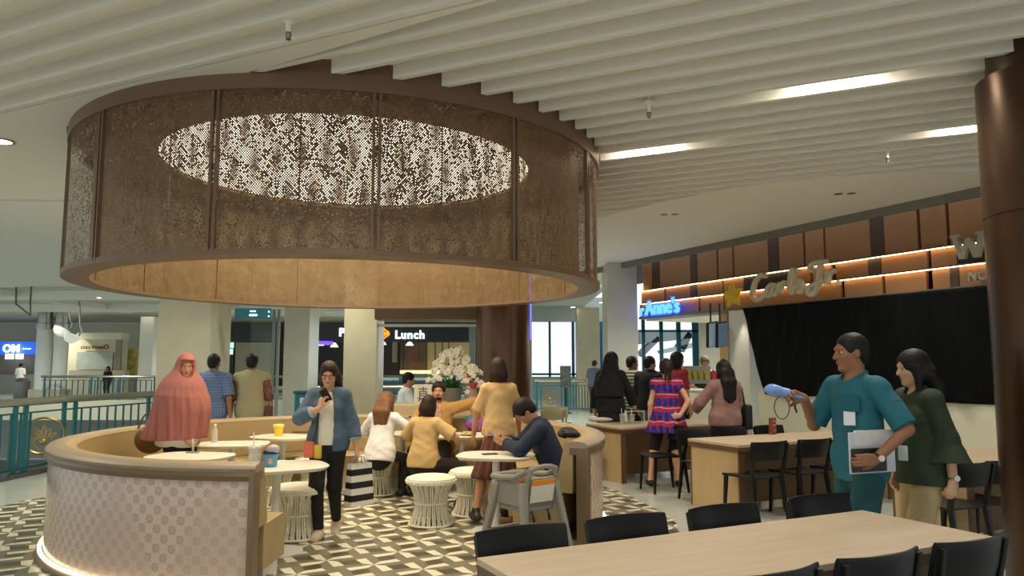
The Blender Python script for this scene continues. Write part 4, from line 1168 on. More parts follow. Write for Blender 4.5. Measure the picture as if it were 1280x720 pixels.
rail_run('atrium_railing', 'turquoise railing before the daylight windows behind the man in navy', [(.75,25.9),(3.15,25.9)], posts=(.1,1.15,2.3), step=.10, bar_r=.016, medals=(.55,))
structure(MB().box((-18,34.55,-.45), (40,.3,.9)).build('wall_atrium_edge', M_cream))
structure(MB().box((-25,52,-2.4), (70,.3,4.7)).build('wall_lower_level', mat('lower_wall', (214,216,196), .6)))

# ================================================================ far left: twin white columns, kiosk, blue shop
def far_pt(px, py, D): return at(px,py,D=D)
def twin(px0, px1, lab):
    a, b = far_pt(px0,450,34.8), far_pt(px1,450,34.8); r = (b.x-a.x)/2
    t = thing('white_column', lab, 'column', ((a.x+b.x)/2,35.4,0))
    MB().lathe([(r,.45),(r,3.25)], n=32).build('shaft', mat('column_white', (232,234,228), .4), t, smooth=True)
    MB().lathe([(r+.06,3.25),(r+.06,3.52),(r,3.55),(r,4.25)], n=32).build('steel_band', M_rail, t, smooth=True)
    MB().box((0,0,.225), (2*r+.12,2*r+.12,.45)).build('base_block', M_stone, t, bevel=.02)
twin(35,53,'left of the far twin white columns with a steel band'); twin(57,74,'right of the far twin white columns with a steel band')
def wallq(name, px0, px1, py0, py1, D, m, th=.2):
    a, b = far_pt(px0,py1,D), far_pt(px1,py0,D)
    return MB().box(((a.x+b.x)/2, D+th/2, (a.z+b.z)/2), (b.x-a.x, th, b.z-a.z)).build(name, m)
def panel(parent, name, px0, px1, py0, py1, D, m, th=.06):
    o = wallq(name, px0, px1, py0, py1, D, m, th); o.parent = parent
    o.matrix_parent_inverse = Matrix.Translation(parent.location).inverted(); return o
structure(wallq('wall_back_left', -400, 190, 392, 505, 47, mat('hall_wall', (206,202,178), .7)))
bs = thing('food_counter', 'far food counter under a blue lit sign at the left edge', 'shop', far_pt(5,470,44))
panel(bs,'sign_board', -30,52, 427,443, 43.6, mat('blue_board', (40,90,210), .5, emit=.5, ecol=(40,100,230)), .2)
panel(bs,'menu_board', 6,17, 442,449, 43.3, mat('menu_light', (240,240,230), .5, emit=.9)); panel(bs,'menu_board', 19,29, 442,449, 43.3, mat('menu_light', (240,240,230)))
panel(bs,'back_wall', -30,52, 443,470, 43.9, mat('shop_inside', (150,140,120), .6), .1)
panel(bs,'counter', -30,54, 468,502, 42, mat('counter_grey', (150,152,150), .4), .5)
p = far_pt(3,440,43.4); text('lettering', 'OM', mat('sign_glow', (230,245,255), .5, emit=2.2, ecol=(200,230,255)), p, (1,0,0), .62, .02, bs, offset=.02)
p = far_pt(28,438,43.4); text('lettering', '•••••', mat('sign_glow', (230,245,255)), p, (1,0,0), .28, .02, bs)
kk = thing('ice_cream_kiosk', 'cream kiosk with dark red lettering across the atrium', 'shop', far_pt(124,480,39))
panel(kk,'wall', 82,156, 418,500, 40, mat('kiosk_cream', (214,208,182), .6), .4)
panel(kk,'canopy', 96,152, 416,424, 39.2, mat('kiosk_top', (224,220,200), .6), .8)
panel(kk,'stone_panel', 95,141, 440,462, 39.9, mat('kiosk_stone', (168,176,170), .35, noise=.15, nscale=1.2))
panel(kk,'side_shelf', 143,152, 424,462, 39.9, mat('shelf_grey', (140,136,120), .5)); panel(kk,'counter', 84,156, 463,500, 39.2, mat('kiosk_counter', (190,186,170), .5), .5)
p = far_pt(101,436,39.8); text('lettering', 'COLD STONE', mat('dark_red', (120,30,24), .5), p, (1,0,0), .195, .01, kk, offset=.010)
p = far_pt(133,433.5,39.8)-kk.location; MB().tube([p+Vector((.1*math.cos(i*PI/8),0,.1*math.sin(i*PI/8))) for i in range(16)], .03, 5, closed=True).build('emblem', mat('dark_red', (120,30,24)), kk)
o = wallq('yellow_shelf', 156,172, 436,470, 41, mat('yellow_lit', (210,190,110), .6, noise=.5, nscale=3), .4); tag(o, 'yellow lit display wall right of the cream kiosk', 'shelf')
square_column('far white pillar right of the yellow lit display', 173, 190, 36, .8, M_white, z1=3.9)
for (px,py,lab,r) in ((77,412,'left of two hanging dish lamps near the far white columns',.34),(90,420,'right of two hanging dish lamps near the far white columns',.30)):
    p = far_pt(px,py,33 if px < 80 else 30.5); t = thing('dish_lamp', lab, 'lamp', p, R_(20))
    MB().lathe([(.02,-.30),(r*.55,-.26),(r*.9,-.12),(r,.02)], n=24, caps=False).build('bowl', mat('dish_white', (238,238,226), .5, emit=.25), t, smooth=True).rotation_euler = (R_(-18),R_(24),0)
    MB().tube([(r*.8,0,0),(r*1.1,0,.2),(r*.9,0,.5),(r*.6,0,4.25-p.z)], .04, 6).build('arm', M_rail, t, smooth=True)
b = thing('pipe_bracket', 'dark sprinkler pipe bracket hanging from the ceiling at the upper left', 'pipe', far_pt(20,365,22))
o0 = b.location; q = [far_pt(px,py,22)-o0 for px,py in ((20,365),(20,380),(38,394),(38,376))]
q0_ = Vector((q[0].x,q[0].y,4.25-o0.z)); q3_ = Vector((q[3].x,q[3].y,4.25-o0.z))
MB().tube([q0_,q[0],q[1],q[2],q[3],q3_], .03, 6).build('rod', mat('grey_pipe', (110,108,98), .5, .4), b)
p = far_pt(3,500,33.9); tag(MB().lathe([(.30,0),(.33,.06),(.33,.82),(.20,.98),(0,1.0)], n=24).build('litter_bin', mat('grey_bin', (120,122,120), .4, .4), smooth=True), 'grey litter bin left of the far twin columns', 'bin').location = (p.x,35.2,0)

# ================================================================ middle distance
structure(wallq('wall_back', 190, 640, 385, 512, 47, mat('shop_dark_wall', (92,86,74), .7)))
fs = thing('restaurant_front', 'far restaurant front with a black band of white lit letters behind the stone columns', 'shop', far_pt(500,470,42))
band = mat('sign_black', (18,22,26), .35)
panel(fs,'sign_band', 261,352, 408,426, 41.6, band, .3); panel(fs,'sign_band', 386,430, 406,428, 41.6, band, .3); panel(fs,'sign_band', 470,586, 406,427, 41.6, band, .3)
glow = mat('white_neon', (235,250,255), .5, emit=2.6, ecol=(190,235,255))
p = far_pt(493.5,423,41.5); text('lettering', 'Lunch', glow, p, (1,0,0), .62, .02, fs, offset=.018, spacing=1.12)
p = far_pt(423.5,420,41.5); text('lettering', 'P', glow, p, (1,0,0), .62, .02, fs, offset=.018)
c = far_pt(477,417,41.5)-fs.location; poly = [( (.36+.06*math.cos(3*a))*math.cos(a)*1.1, (.36+.05*math.cos(4*a))*math.sin(a)) for a in [i*PI/14 for i in range(28)]]
MB().vprism(poly, c, (1,0,0), .08).build('emblem', mat('logo_orange', (240,160,30), .5, emit=.8, ecol=(240,150,20)), fs)
for dz in (.12,-.14): MB().tube([c+Vector((-.26,-.06,dz)),c+Vector((-.05,-.06,dz+.08)),c+Vector((.12,-.06,dz-.05)),c+Vector((.28,-.06,dz+.05))], .035, 6).build('emblem_stroke', mat('logo_brown', (110,50,16), .5), fs)
panel(fs,'lit_menu', 259,292, 428,435, 41.8, mat('menu_teal', (180,225,215), .5, emit=.7)); panel(fs,'lit_menu', 259,291, 436,443, 41.8, mat('menu_teal', (180,225,215)))
panel(fs,'inner_wall', 292,342, 428,500, 45, mat('inner_beige', (176,170,148), .6), .2); panel(fs,'inner_wall', 256,292, 443,500, 45, mat('inner_dark', (60,62,62), .6), .2)
panel(fs,'inner_wall', 534,588, 428,470, 45, mat('inner_tan', (196,176,128), .6), .2); panel(fs,'inner_wall', 386,430, 428,500, 45, mat('inner_black', (28,28,32), .6), .2)
panel(fs,'inner_wall', 470,500, 428,470, 45.2, mat('inner_brown', (56,44,36), .6), .2); panel(fs,'inner_wall', 500,534, 428,470, 45.2, mat('inner_clay', (120,106,88), .6), .2)
panel(fs,'picture', 508,522, 436,458, 44.6, mat('picture_brown', (120,80,60), .5, noise=.4, nscale=2)); panel(fs,'screen', 490,497, 427,453, 44.4, mat('pale_screen', (150,150,120), .6))
for x0 in (496,503,543,552,560): panel(fs,'slat', x0,x0+1.6, 428,470, 44.2, mat('slat_black', (30,26,22), .5))
panel(fs,'shelf_light', 500,590, 463,467, 44, mat('shelf_glow', (255,226,150), .5, emit=1.6, ecol=(255,214,130)), .1)
panel(fs,'counter', 470,592, 470,476, 40, mat('counter_blue', (176,200,210), .3), .6); panel(fs,'counter_front', 470,592, 476,500, 40.2, mat('counter_front', (70,96,108), .5), .4)
for i,(px,py) in enumerate(((400,432),(412,431),(418,434),(393,436),(478,431),(512,432))):
    p = far_pt(px,py,43)-fs.location; MB().lathe([(.02,.3),(.05,.28),(.22,.05),(.24,0)], (p.x,p.y,p.z), n=16, caps=False).build('pendant_shade', mat('pendant_lit', (230,225,210), .5, emit=.8), fs)
p = far_pt(386,428,41.4)-fs.location; q = far_pt(416,429,41.4)-fs.location
MB().bar(p, q, .05, .2).build('purple_strip', mat('purple_neon', (90,70,230), .5, emit=1.5, ecol=(90,60,240)), fs)
sgn = thing('hanging_sign', 'teal hanging direction sign with white lit symbols above the two walking men', 'sign', at(317,392,D=13.5))
a, b = at(294,399,D=13.5), at(340,386,D=13.5); w_ = b.x-a.x; h_ = b.z-a.z
MB().box((0,0,0), (w_,.08,h_)).build('board', mat('teal_board', (16,100,108), .4, emit=.06), sgn, bevel=.01)
wl = mat('sign_white_blue', (220,235,255), .5, emit=2., ecol=(150,190,255))
MB().box((.01,-.045,-.03), (.14,.01,.035)).build('symbol', wl, sgn); MB().box((0,-.045,.04), (.10,.01,.025)).build('symbol', wl, sgn)
for z_ in (-.05,.03): MB().box((w_/2-.04,-.045,z_), (.025,.01,.025)).build('symbol', wl, sgn)
for s_ in (-1,1): MB().tube([(s_*w_*.35,0,h_/2),(s_*w_*.35,0,3.7-sgn.location.z)], .01, 6).build('hanger', M_rail, sgn)
# glazed screen between the stone columns
gl = thing('glass_screen', 'tall framed glass screen between two stone columns behind the walking men', 'screen', at(344,470,D=15))
for px in (341,347): 
    a = at(px,450,D=15); MB().box((a.x-gl.location.x,0,1.35-gl.location.z), (.05,.06,2.7)).build('post', mat('post_grey', (130,136,130), .4, .4), gl)
a = at(334,450,D=15); MB().box((a.x-gl.location.x-.1,.02,1.3-gl.location.z), (.5,.012,2.5)).build('pane', mat('pale_glass', (180,200,200), .05, alpha=.08), gl)
p = at(383,500,D=13.2)
tb = thing('teal_bin', 'teal box bin with a white sticker left of the walking woman', 'bin', (p.x,13.3,0))
MB().box((0,0,.55), (.38,.36,1.1)).build('body', mat('bin_teal', (26,112,128), .4), tb, bevel=.02); MB().box((-.02,-.185,.98), (.14,.01,.1)).build('sticker', mat('sticker_white', (220,226,222), .5), tb); MB().box((0,0,1.12), (.42,.4,.05)).build('lid', mat('bin_teal_dark', (18,80,92), .4), tb, bevel=.015)
# soffit and opening frame left of the bronze column
structure(wallq('wall_soffit', 468, 606, 330, 399, 13.0, mat('soffit_lit_brown', (120,98,76), .6), .5))  # warm light of the canopy is put into this brown base colour
fr = thing('opening_frame', 'pale metal frame of the opening left of the brown column', 'frame', at(530,410,D=13.1)); fr['kind'] = 'structure'
panel(fr,'top_bar', 471,596, 405,408.5, 12.95, mat('frame_pale', (206,204,190), .4, .2)); panel(fr,'side_bar', 470,473, 405,512, 12.95, mat('frame_pale', (206,204,190))); panel(fr,'side_bar', 586,594, 406,505, 13.6, mat('frame_teal_pale', (140,168,164), .4))
# low wall carrying plants behind the sofa
a, b = at(468,506,D=11.1), at(604,506,D=11.1)
structure(MB().box(((a.x+b.x)/2, 11.35, .51), (b.x-a.x, .55, 1.02)).build('wall_planter', mat('planter_wall', (196,178,140), .5), bevel=.02))

# ================================================================ daylight windows, far right behind the railing
structure(wallq('wall_window_head', 628, 770, 372, 402, 34, mat('head_wall', (176,180,170), .7), .4)); structure(wallq('wall_window_sill', 628, 770, 471, 500, 34, mat('sill_wall', (150,160,158), .6), .4))
M_fr = mat('window_teal', (18,84,104), .4, .2)
w1 = structure(thing('window_1', 'tall daylight window with teal bars behind the turquoise railing', 'window', far_pt(694,440,34)))
for x0,x1 in ((686,688.5),(715,718),(720,723),(748,754)): panel(w1,'window_bar', x0,x1, 402,471, 33.9, M_fr, .1)
panel(w1,'window_bar', 640,760, 466.5,469, 33.9, M_fr, .1)
panel(w1,'pane', 640,770, 402,471, 34.1, mat('clear_glass', (225,245,245), .05, alpha=.05), .02)
po = thing('poster_stand', 'dark poster stand with pale figures before the daylight window', 'sign', (at(707,480,D=25).x,25,0))
MB().box((0,0,1.2), (.36,.05,.72)).build('poster', mat('poster_grey', (70,78,76), .5, noise=.9, nscale=14), po); MB().box((0,.02,.45), (.06,.05,.9)).build('pole', M_dark, po); MB().lathe([(.2,0),(.2,.03)], n=20).build('base', M_dark, po)
# ================================================================ pretzel shop interior
w2 = structure(thing('window_2', 'large window with teal bars at the back of the pretzel shop', 'window', at(840,440,D=19)))
for x0,x1 in ((804,806),(826.5,828.5),(848,850.5),(868,879)): panel(w2,'window_bar', x0,x1, 398,500, 18.9, M_fr, .1)
panel(w2,'window_bar', 796,880, 413,415, 18.9, M_fr, .1)
panel(w2,'pane', 796,870, 398,500, 19.05, mat('clear_glass', (225,245,245)), .02)
structure(wallq('wall_pretzel_side', 878, 916, 380, 500, 17.5, mat('pretzel_wall', (196,192,176), .6), .2))
rf = thing('outdoor_roof', 'grey roof beams of the building outside the pretzel shop window', 'roof', at(830,430,D=30))
for pts, m_ in ((((800,412),(872,412),(872,422),(800,430)),(150,160,164)),(((800,440),(822,420),(826,424),(804,446)),(140,150,156)),(((826,438),(870,428),(870,434),(828,442)),(196,206,208)),(((848,432),(860,414),(866,418),(856,440)),(120,134,140))):
    vs = [at(px,py,D=30)-rf.location for px,py in pts]; vs += [v+Vector((0,.8,0)) for v in vs]
    MB().add(vs, [(3,2,1,0),(4,5,6,7),(0,1,5,4),(1,2,6,5),(2,3,7,6),(3,0,4,7)]).build('beam', mat('roof_%d' % m_[0], m_, .6), rf)
slab('ceiling_pretzel', [(uv(9.55,u).x, uv(9.55,u).y) for u in (u_at(905,9.55), uL+.1)]+[(uv(13.5,u).x, uv(13.5,u).y) for u in (uL+.1, u_at(905,9.55))], 2.52, 2.58, mat('pretzel_ceiling', (236,232,216), .6))
pc = thing('pretzel_counter', 'white counter of the pretzel shop beside the plaid dress woman', 'counter', uv(9.2,u_at(875,9.2)))
MB().bar(uv(9.25,u_at(897,9.2),.56)-pc.location, uv(9.25,u_at(836,9.2),.56)-pc.location, .3, 1.12).build('front', M_cream, pc, bevel=.01)
MB().bar(uv(9.3,u_at(897,9.2),1.135)-pc.location, uv(9.3,u_at(836,9.2),1.135)-pc.location, .45, .03).build('counter_top', M_top, pc, bevel=.005)
bx = thing('drink_dispenser', 'small drink display with yellow cups on the pretzel counter', 'dispenser', at(869,478,D=12.9))
MB().box((0,0,.13), (.46,.3,.30)).build('case', mat('case_grey', (150,150,140), .3, .3), bx, bevel=.01)
for i in range(4): MB().lathe([(.03,.05),(.042,.2)], (-.15+.10*i,-.17,0), n=14).build('cup', mat('juice_yellow', (206,196,70), .4), bx)
for k,(x0,x1,lab) in enumerate(((884,897,'left of two hanging menu screens at the pretzel shop'),(895,909,'right of two hanging menu screens at the pretzel shop'))):
    p = at((x0+x1)/2,418,D=13.2); tv = thing('menu_screen', lab, 'screen', p, R_(38))
    MB().box((0,0,0), (.30,.05,.44)).build('casing', M_dark, tv, bevel=.006).rotation_euler = (R_(8),R_(-8),0)
    MB().box((0,-.032,0), (.27,.006,.41)).build('display', mat('display_%d' % k, ((140,160,172),(84,104,122))[k], .3, emit=.25, noise=.2, nscale=6), tv).rotation_euler = (R_(8),R_(-8),0)
    MB().tube([(0,.03,.2),(0,.03,.55)], .015, 6).build('mount', M_dark, tv)

# ================================================================ ceiling fittings
M_glow = mat('lamp_glow', (255,246,224), .5, emit=14, ecol=(255,244,220))
def ceil_dot(px, py, z, r, label, m=M_glow, group='recessed ceiling downlights'):
    p = at(px,py,z); t = thing('downlight', label, 'ceiling light', (p.x,p.y,z), 0, group)
    MB().ringsweep([(r,-.012),(r+.03,-.012),(r+.03,.02),(r,.02)], (0,0,0), 0, 2*PI, 24).build('ring', M_rail, t, smooth=True)
    MB().lathe([(.001,-.004),(r,-.004)], n=24, caps=False).build('lens', m, t)
for px,py,z,lab in ((2,176,3.72,'round downlight in the left ceiling, cut by the left edge'),(9,289,3.9,'round downlight in the lower left ceiling, near the left edge'),(35,319,3.9,'round downlight lower in the left ceiling, right of its neighbour'),(124,372,3.9,'small far downlight left under the canopy rim'),(182,386,4.25,'small far downlight beside the wide stone column'),(90,384,4.25,'small far downlight above the far white columns')):
    ceil_dot(px,py,z,.085 if z < 4 else .12,lab)
ceil_dot(752,378,3.70,.1,'small far downlight under the right end of the canopy'); ceil_dot(716,384,3.70,.09,'faint far downlight right of the brown column')
for px,py,lab in ((1056,242,'twin eyelet fitting in the plain right ceiling'),(837,268,'small eyelet fitting in the plain ceiling near the canopy')):
    p = at(px,py,3.72); t = thing('ceiling_eyelet', lab, 'ceiling fitting', (p.x,p.y,3.72), R_(-10))
    for s_ in (-1,1): MB().lathe([(.001,-.006),(.05,-.006),(.06,.01)], (s_*.075,0,0), n=20, caps=False).build('eye', mat('eyelet_dark', (120,112,92), .4, .5), t)
for px,py,lab in ((361,28,'white sprinkler head hanging above the canopy'),(811,131,'sprinkler head in the right baffles'),(1109,189,'sprinkler head far in the right baffles')):
    p = at(px,py,3.72); t = thing('sprinkler', lab, 'sprinkler', (p.x,p.y,3.745))
    MB().lathe([(.016,.09),(.016,.01),(.05,.0),(.055,-.01),(.02,-.03),(.016,-.09)], n=16, caps=False).build('cover', M_white, t, smooth=True)
    MB().lathe([(.012,-.085),(.02,-.10),(.012,-.13),(.018,-.135),(.0,-.14)], n=12, caps=False).build('head', mat('sprinkler_steel', (120,118,110), .3, .8), t, smooth=True)
BAF = []
for px,py,lab in ((1040,93,'brightest slot light between the right ceiling baffles'),(810,186,'slot light between baffles just right of the canopy'),(1015,217,'slot light at the edge of the plain right ceiling'),(1222,155,'slot light between baffles beside the bronze column')):
    p = at(px,py,3.78); k = (NN.dot(p)-3.88)/.285; off = 3.92+.281*(math.floor((NN.dot(p)-3.92)/.281)+.62); q = NN*off+W*W.dot(p)
    t = thing('slot_light', lab, 'ceiling light', (q.x,q.y,ZC-.01), math.atan2(W.y,W.x))
    MB().box((0,0,0), (.55,.10,.016)).build('diffuser', mat('slot_glow', (255,250,238), .5, emit=26, ecol=(255,246,228)), t)
    MB().box((0,0,.005), (.6,.13,.012)).build('frame', M_white, t); BAF.append(q)
# ================================================================ things on the tables
ZT = .7305
def onT(px, py): p = at(px,py,ZT); return Vector((p.x,p.y,ZT))
M_clear = mat('clear_plastic', (226,230,226), .12, alpha=.32)
def clear_cup(loc, label, straw=True, fill=(206,214,170), group='clear drink cups'):
    t = thing('drink_cup', label, 'cup', loc, 0, group)
    MB().lathe([(.030,0),(.031,.002),(.044,.115),(.046,.118)], n=24).build('cup', M_clear, t, smooth=True)
    MB().lathe([(.028,.004),(.0385,.075),(0,.075)], n=20).build('drink', mat('drink_%d' % fill[0], fill, .3, alpha=.75), t, smooth=True)
    MB().lathe([(.047,.116),(.048,.124),(.030,.136),(0,.137)], n=24).build('lid', M_clear, t, smooth=True)
    if straw: MB().tube([(.004,0,.02),(-.012,.0,.215)], .004, 8).build('straw', mat('straw_white', (236,236,228), .5), t)
    return t
q_ = clear_cup(onT(318,583), 'clear cup with a white straw on the table with the blue tub', fill=(216,214,206)); q_.scale = (1.35,)*3
t = thing('snack_tub', 'blue tub with a slanted pale lid on the white table', 'tub', onT(338,583)); t.scale = (1.45,)*3
MB().lathe([(.036,0),(.038,.003),(.042,.075)], n=28).build('tub', mat('tub_blue', (86,156,196), .5, noise=.25, nscale=20), t, smooth=True)
MB().lathe([(.043,.074),(.044,.088)], n=28, caps=False).build('band', M_dark, t, smooth=True); MB().ball((.012,0,.098), (.040,.040,.030), 16).build('lid', mat('tub_lid', (176,174,186), .4), t, smooth=True)
MB().box((.012,-.040,.035), (.025,.006,.03)).build('label', mat('tub_orange', (226,160,110), .5), t, bevel=.004)
t = thing('paper_cup', 'small yellow paper cup on a white table behind the walking woman', 'cup', onT(348,545)); t.scale = (1.4,)*3
MB().lathe([(.032,0),(.042,.075),(.046,.078),(.046,.095),(.0,.096)], n=28).build('cup', mat('cup_yellow', (240,206,40), .5), t, smooth=True); MB().lathe([(.047,.08),(.048,.10),(.02,.104),(0,.104)], n=24).build('lid', mat('lid_pale', (238,226,150), .5), t, smooth=True)
t = thing('menu_wallet', 'brown folded wallet lying on the table with the yellow cup', 'wallet', onT(376,541)); MB().box((0,0,.014), (.19,.11,.022)).build('cover', mat('wallet_brown', (116,78,48), .5), t, bevel=.006); MB().box((0,.002,.014), (.185,.112,.012)).build('pages', mat('wallet_pages', (190,170,140), .6), t)
t = thing('table_stand', 'clear upright sign holder on the table before the headscarf woman', 'stand', onT(241,566)); MB().box((0,0,.006), (.12,.06,.01)).build('base', mat('stand_grey', (150,148,136), .2, alpha=.7), t, bevel=.002); MB().box((0,0,.075), (.018,.012,.13)).build('stem', M_clear, t)
t = thing('water_bottle', 'clear bottle on the table beside the headscarf woman', 'bottle', onT(268,553)); MB().lathe([(.032,0),(.034,.01),(.034,.13),(.014,.17),(.014,.19),(0,.19)], n=24).build('bottle', mat('bottle_haze', (214,210,204), .2, alpha=.6), t, smooth=True); MB().lathe([(.016,.18),(.016,.205),(0,.206)], n=16).build('cap', M_white, t)
T7 = at(503,541,.73); cafe_table(T7, 'white cafe table with a water bottle in front of the copper haired woman', .34, .30, 0)
t = thing('water_bottle', 'clear bottle with a blue cap between the two seated women', 'bottle', onT(512,541)); MB().lathe([(.030,0),(.033,.01),(.033,.14),(.013,.18),(.013,.2),(0,.2)], n=24).build('bottle', mat('bottle_haze', (214,210,204)), t, smooth=True); MB().lathe([(.0335,.06),(.0335,.12)], n=24, caps=False).build('label', mat('label_blue', (70,90,190), .5), t); MB().lathe([(.015,.19),(.015,.215),(0,.216)], n=16).build('cap', mat('cap_blue', (60,70,170), .4), t)
o = MB().box((0,0,.005), (.075,.15,.009)).build('mobile_phone', mat('phone_dark', (40,20,22)), bevel=.005); p = onT(612,568); o.location = p; o.rotation_euler.z = R_(-70); tag(o, 'dark phone lying flat on the table of the man in navy', 'phone')
t = thing('food_plate', 'plate of food on the table in front of the bearded man', 'plate', onT(584,544)); MB().lathe([(0,.006),(.07,.006),(.12,.02),(.122,.024),(.07,.012),(0,.012)], n=32).build('plate', M_top, t, smooth=True)
mb = MB(); rn = random.Random(4)
for i in range(26): a = rn.random()*6.28; r = .07*rn.random(); mb.ball((r*math.cos(a), r*math.sin(a), .022+rn.random()*.015), .016, 6)
mb.build('food', mat('food_yellow', (214,186,110), .6, noise=.3, nscale=30), t, smooth=True)
t = thing('figure_stand_in', 'purple and teal bundle standing in for a half seen figure beside the plate of food', 'bag', onT(596,539)); F = Field() if 'Field' in globals() else None
mb = MB(); mb.ball((0,0,.09), (.15,.08,.10), 16); mb.build('body', mat('bundle_purple', (150,70,160), .7, noise=.4, nscale=14), t, smooth=True); MB().ball((-.06,.02,.15), (.10,.06,.06), 14).build('flap', mat('bundle_teal', (40,120,116), .7), t, smooth=True)  # made-up bundle, stands in for a half seen figure taken for a child
t = thing('menu_stand', 'red brown menu stand on the middle oak table', 'menu', at(966,543,.7505), A_V+R_(8)); MB().box((0,0,.10), (.085,.05,.20)).build('block', mat('menu_red', (126,58,48), .5), t, bevel=.004); 
for z_ in (.16,.115): MB().box((0,-.026,z_), (.05,.004,.012)).build('print_line', mat('menu_print', (206,170,160), .5), t)
MB().lathe([(.016,.0),(.016,.004)], (0,0,0), n=16).build('print_dot', mat('menu_print', (206,170,160)), t).location = (0,-.03,.05)
for px, lab in ((778,'left of two clear drinks on the table of the woman in black'),(790,'right of two clear drinks on the table of the woman in black')): clear_cup(at(px,529,.7505), lab)
t = thing('paper_bag', 'crumpled white paper bag lying by the hand of the woman in black', 'bag', at(752,527,.7505)); 
mb = MB(); mb.ball((0,0,.03), (.17,.07,.035), 14); mb.ball((-.12,.02,.04), (.09,.05,.045), 12); o = mb.build('paper', mat('paper_white', (226,222,214), .7, bump=.6, bscale=18), t, smooth=True)
t = thing('jacket', 'black quilted jacket lying over the sofa back near the bronze column', 'jacket', (0,0,0)); a_ = R_(-2); t.location = (DC.x+2.42*math.cos(a_), DC.y+2.42*math.sin(a_), .89)
mb = MB()
for i in range(7): mb.ball((-.10+.02*math.sin(i),-.22+.075*i,.01+.012*math.cos(i*2)), (.085,.055,.035), 10)
mb.build('quilting', mat('jacket_black', (34,28,28), .6), t, smooth=True); MB().tube(catmull([(-.16,-.2,0),(-.2,0,.0),(-.14,.2,.02)],5), .03, 8).build('sleeve', mat('jacket_black', (34,28,28)), t, smooth=True)

# ---- on the low planter wall
zp = 1.021
def onW(px, D=11.3): p = at(px,500,D=D); return Vector((p.x,p.y,zp))
pot = thing('orchid_pot', 'grey pot of tall white orchids with green leaves on the low wall', 'plant', onW(564))
MB().lathe([(0,0),(.13,0),(.165,.23),(.155,.235),(.145,.20),(0,.20)], n=36).build('pot', mat('pot_grey', (112,110,98), .6), pot, smooth=True)
rn = random.Random(11); mb = MB()
for i in range(90):
    a = rn.random()*6.28; L = .12+.16*rn.random(); w_ = .022; el = .3+rn.random()*1.0
    c = Vector((.07*math.cos(a)*rn.random(),.07*math.sin(a)*rn.random(),.21)); d = Vector((math.cos(a)*math.cos(el), math.sin(a)*math.cos(el), math.sin(el))); s_ = Vector((-math.sin(a), math.cos(a), 0))
    p0, p1, p2 = c, c+d*L*.55, c+d*L+Vector((0,0,-.04)); up = Vector((0,0,.006))
    mb.add([p0-s_*.006,p0+s_*.006,p1+s_*w_+up,p1-s_*w_+up,p2,p1-up*1.5], [(0,1,2,3),(3,2,4),(0,3,5),(1,5,2),(5,3,4),(5,4,2)])
mb.build('leaves', mat('leaf_green', (52,98,40), .45, noise=.3, nscale=6), pot)
M_pet = mat('petal_white', (244,240,222), .6); 
for k, (bx_, hz, n_) in enumerate(((-.42,.72,15),(-.22,.88,14),(.02,.90,16),(.20,.92,15),(.44,.80,16),(.56,.66,13),(-.05,.62,10),(.28,.60,10))):
    bx_ *= .66; hz *= .84
    pts = catmull([(0,0,.2),(bx_*.15,0,.55),(bx_*.55,.02,hz),(bx_,.0,hz-.10),(bx_*1.22,-.01,hz-.34)], 8); spm = MB().tube(pts, .006, 5).build('flower_stem', mat('stem_green', (120,130,70), .6), pot, smooth=True)
    f_ = MB()
    for i in range(n_):
        q = Vector(pts[int(len(pts)*(.45+.54*i/n_))])+Vector((rn.uniform(-.06,.06), rn.uniform(-.07,.03), rn.uniform(-.06,.05))); rr = .036+.012*rn.random(); tl = Matrix.Rotation(rn.uniform(-.7,.7),3,'Z') @ Matrix.Rotation(rn.uniform(-.5,.5),3,'X')
        for j in range(5):
            a = j*2*PI/5+.3; f_.ball(q+tl @ Vector((rr*.62*math.cos(a), .008*(j%2), rr*.62*math.sin(a))), (rr*.62,.010,rr*.5), 6, tl @ Matrix.Rotation(-a,3,'Y'))
        f_.ball(q+tl @ Vector((0,-.012,0)), (.009,.009,.009), 6)
    f_.build('blossoms', M_pet, spm, smooth=True)
vs_ = thing('flower_vase', 'small pale vase of pink and red flowers right of the orchid pot', 'plant', onW(589,11.35))
MB().lathe([(0,0),(.07,0),(.10,.10),(.075,.2),(.08,.23)], n=28).build('vase', mat('vase_pale', (176,150,140), .4), vs_, smooth=True)
for m_, s_, n_ in ((mat('flower_red', (176,50,44), .6), 3, 10),(mat('flower_pink', (214,176,164), .6), 5, 16)):
    f_ = MB(); r2 = random.Random(s_)
    for i in range(n_): f_.ball((r2.uniform(-.1,.1), r2.uniform(-.08,.08), .26+r2.uniform(0,.20)), .030+.015*r2.random(), 8)
    f_.build('flower_heads', m_, vs_, smooth=True)
ks = thing('standing_card', 'white board with a large black character left of the bearded man', 'sign', onW(529,11.12), R_(-4))
MB().box((0,0,.145), (.27,.02,.29)).build('card', mat('card_white', (214,208,190), .5), ks, bevel=.003)
st_ = MB()
for x0,z0,x1,z1 in ((-.07,.225,.07,.225),(0,.26,0,.19),(-.05,.19,-.05,.09),(.05,.19,.05,.09),(-.05,.19,.05,.19),(-.05,.157,.05,.157),(-.05,.124,.05,.124),(-.085,.085,.085,.085),(-.03,.08,-.07,.04),(.03,.08,.07,.04)): st_.bar((x0,-.0125,z0),(x1,-.0125,z1),.012,.005,up=(0,1,0))
st_.build('lettering', mat('ink', (46,42,38), .6), ks)
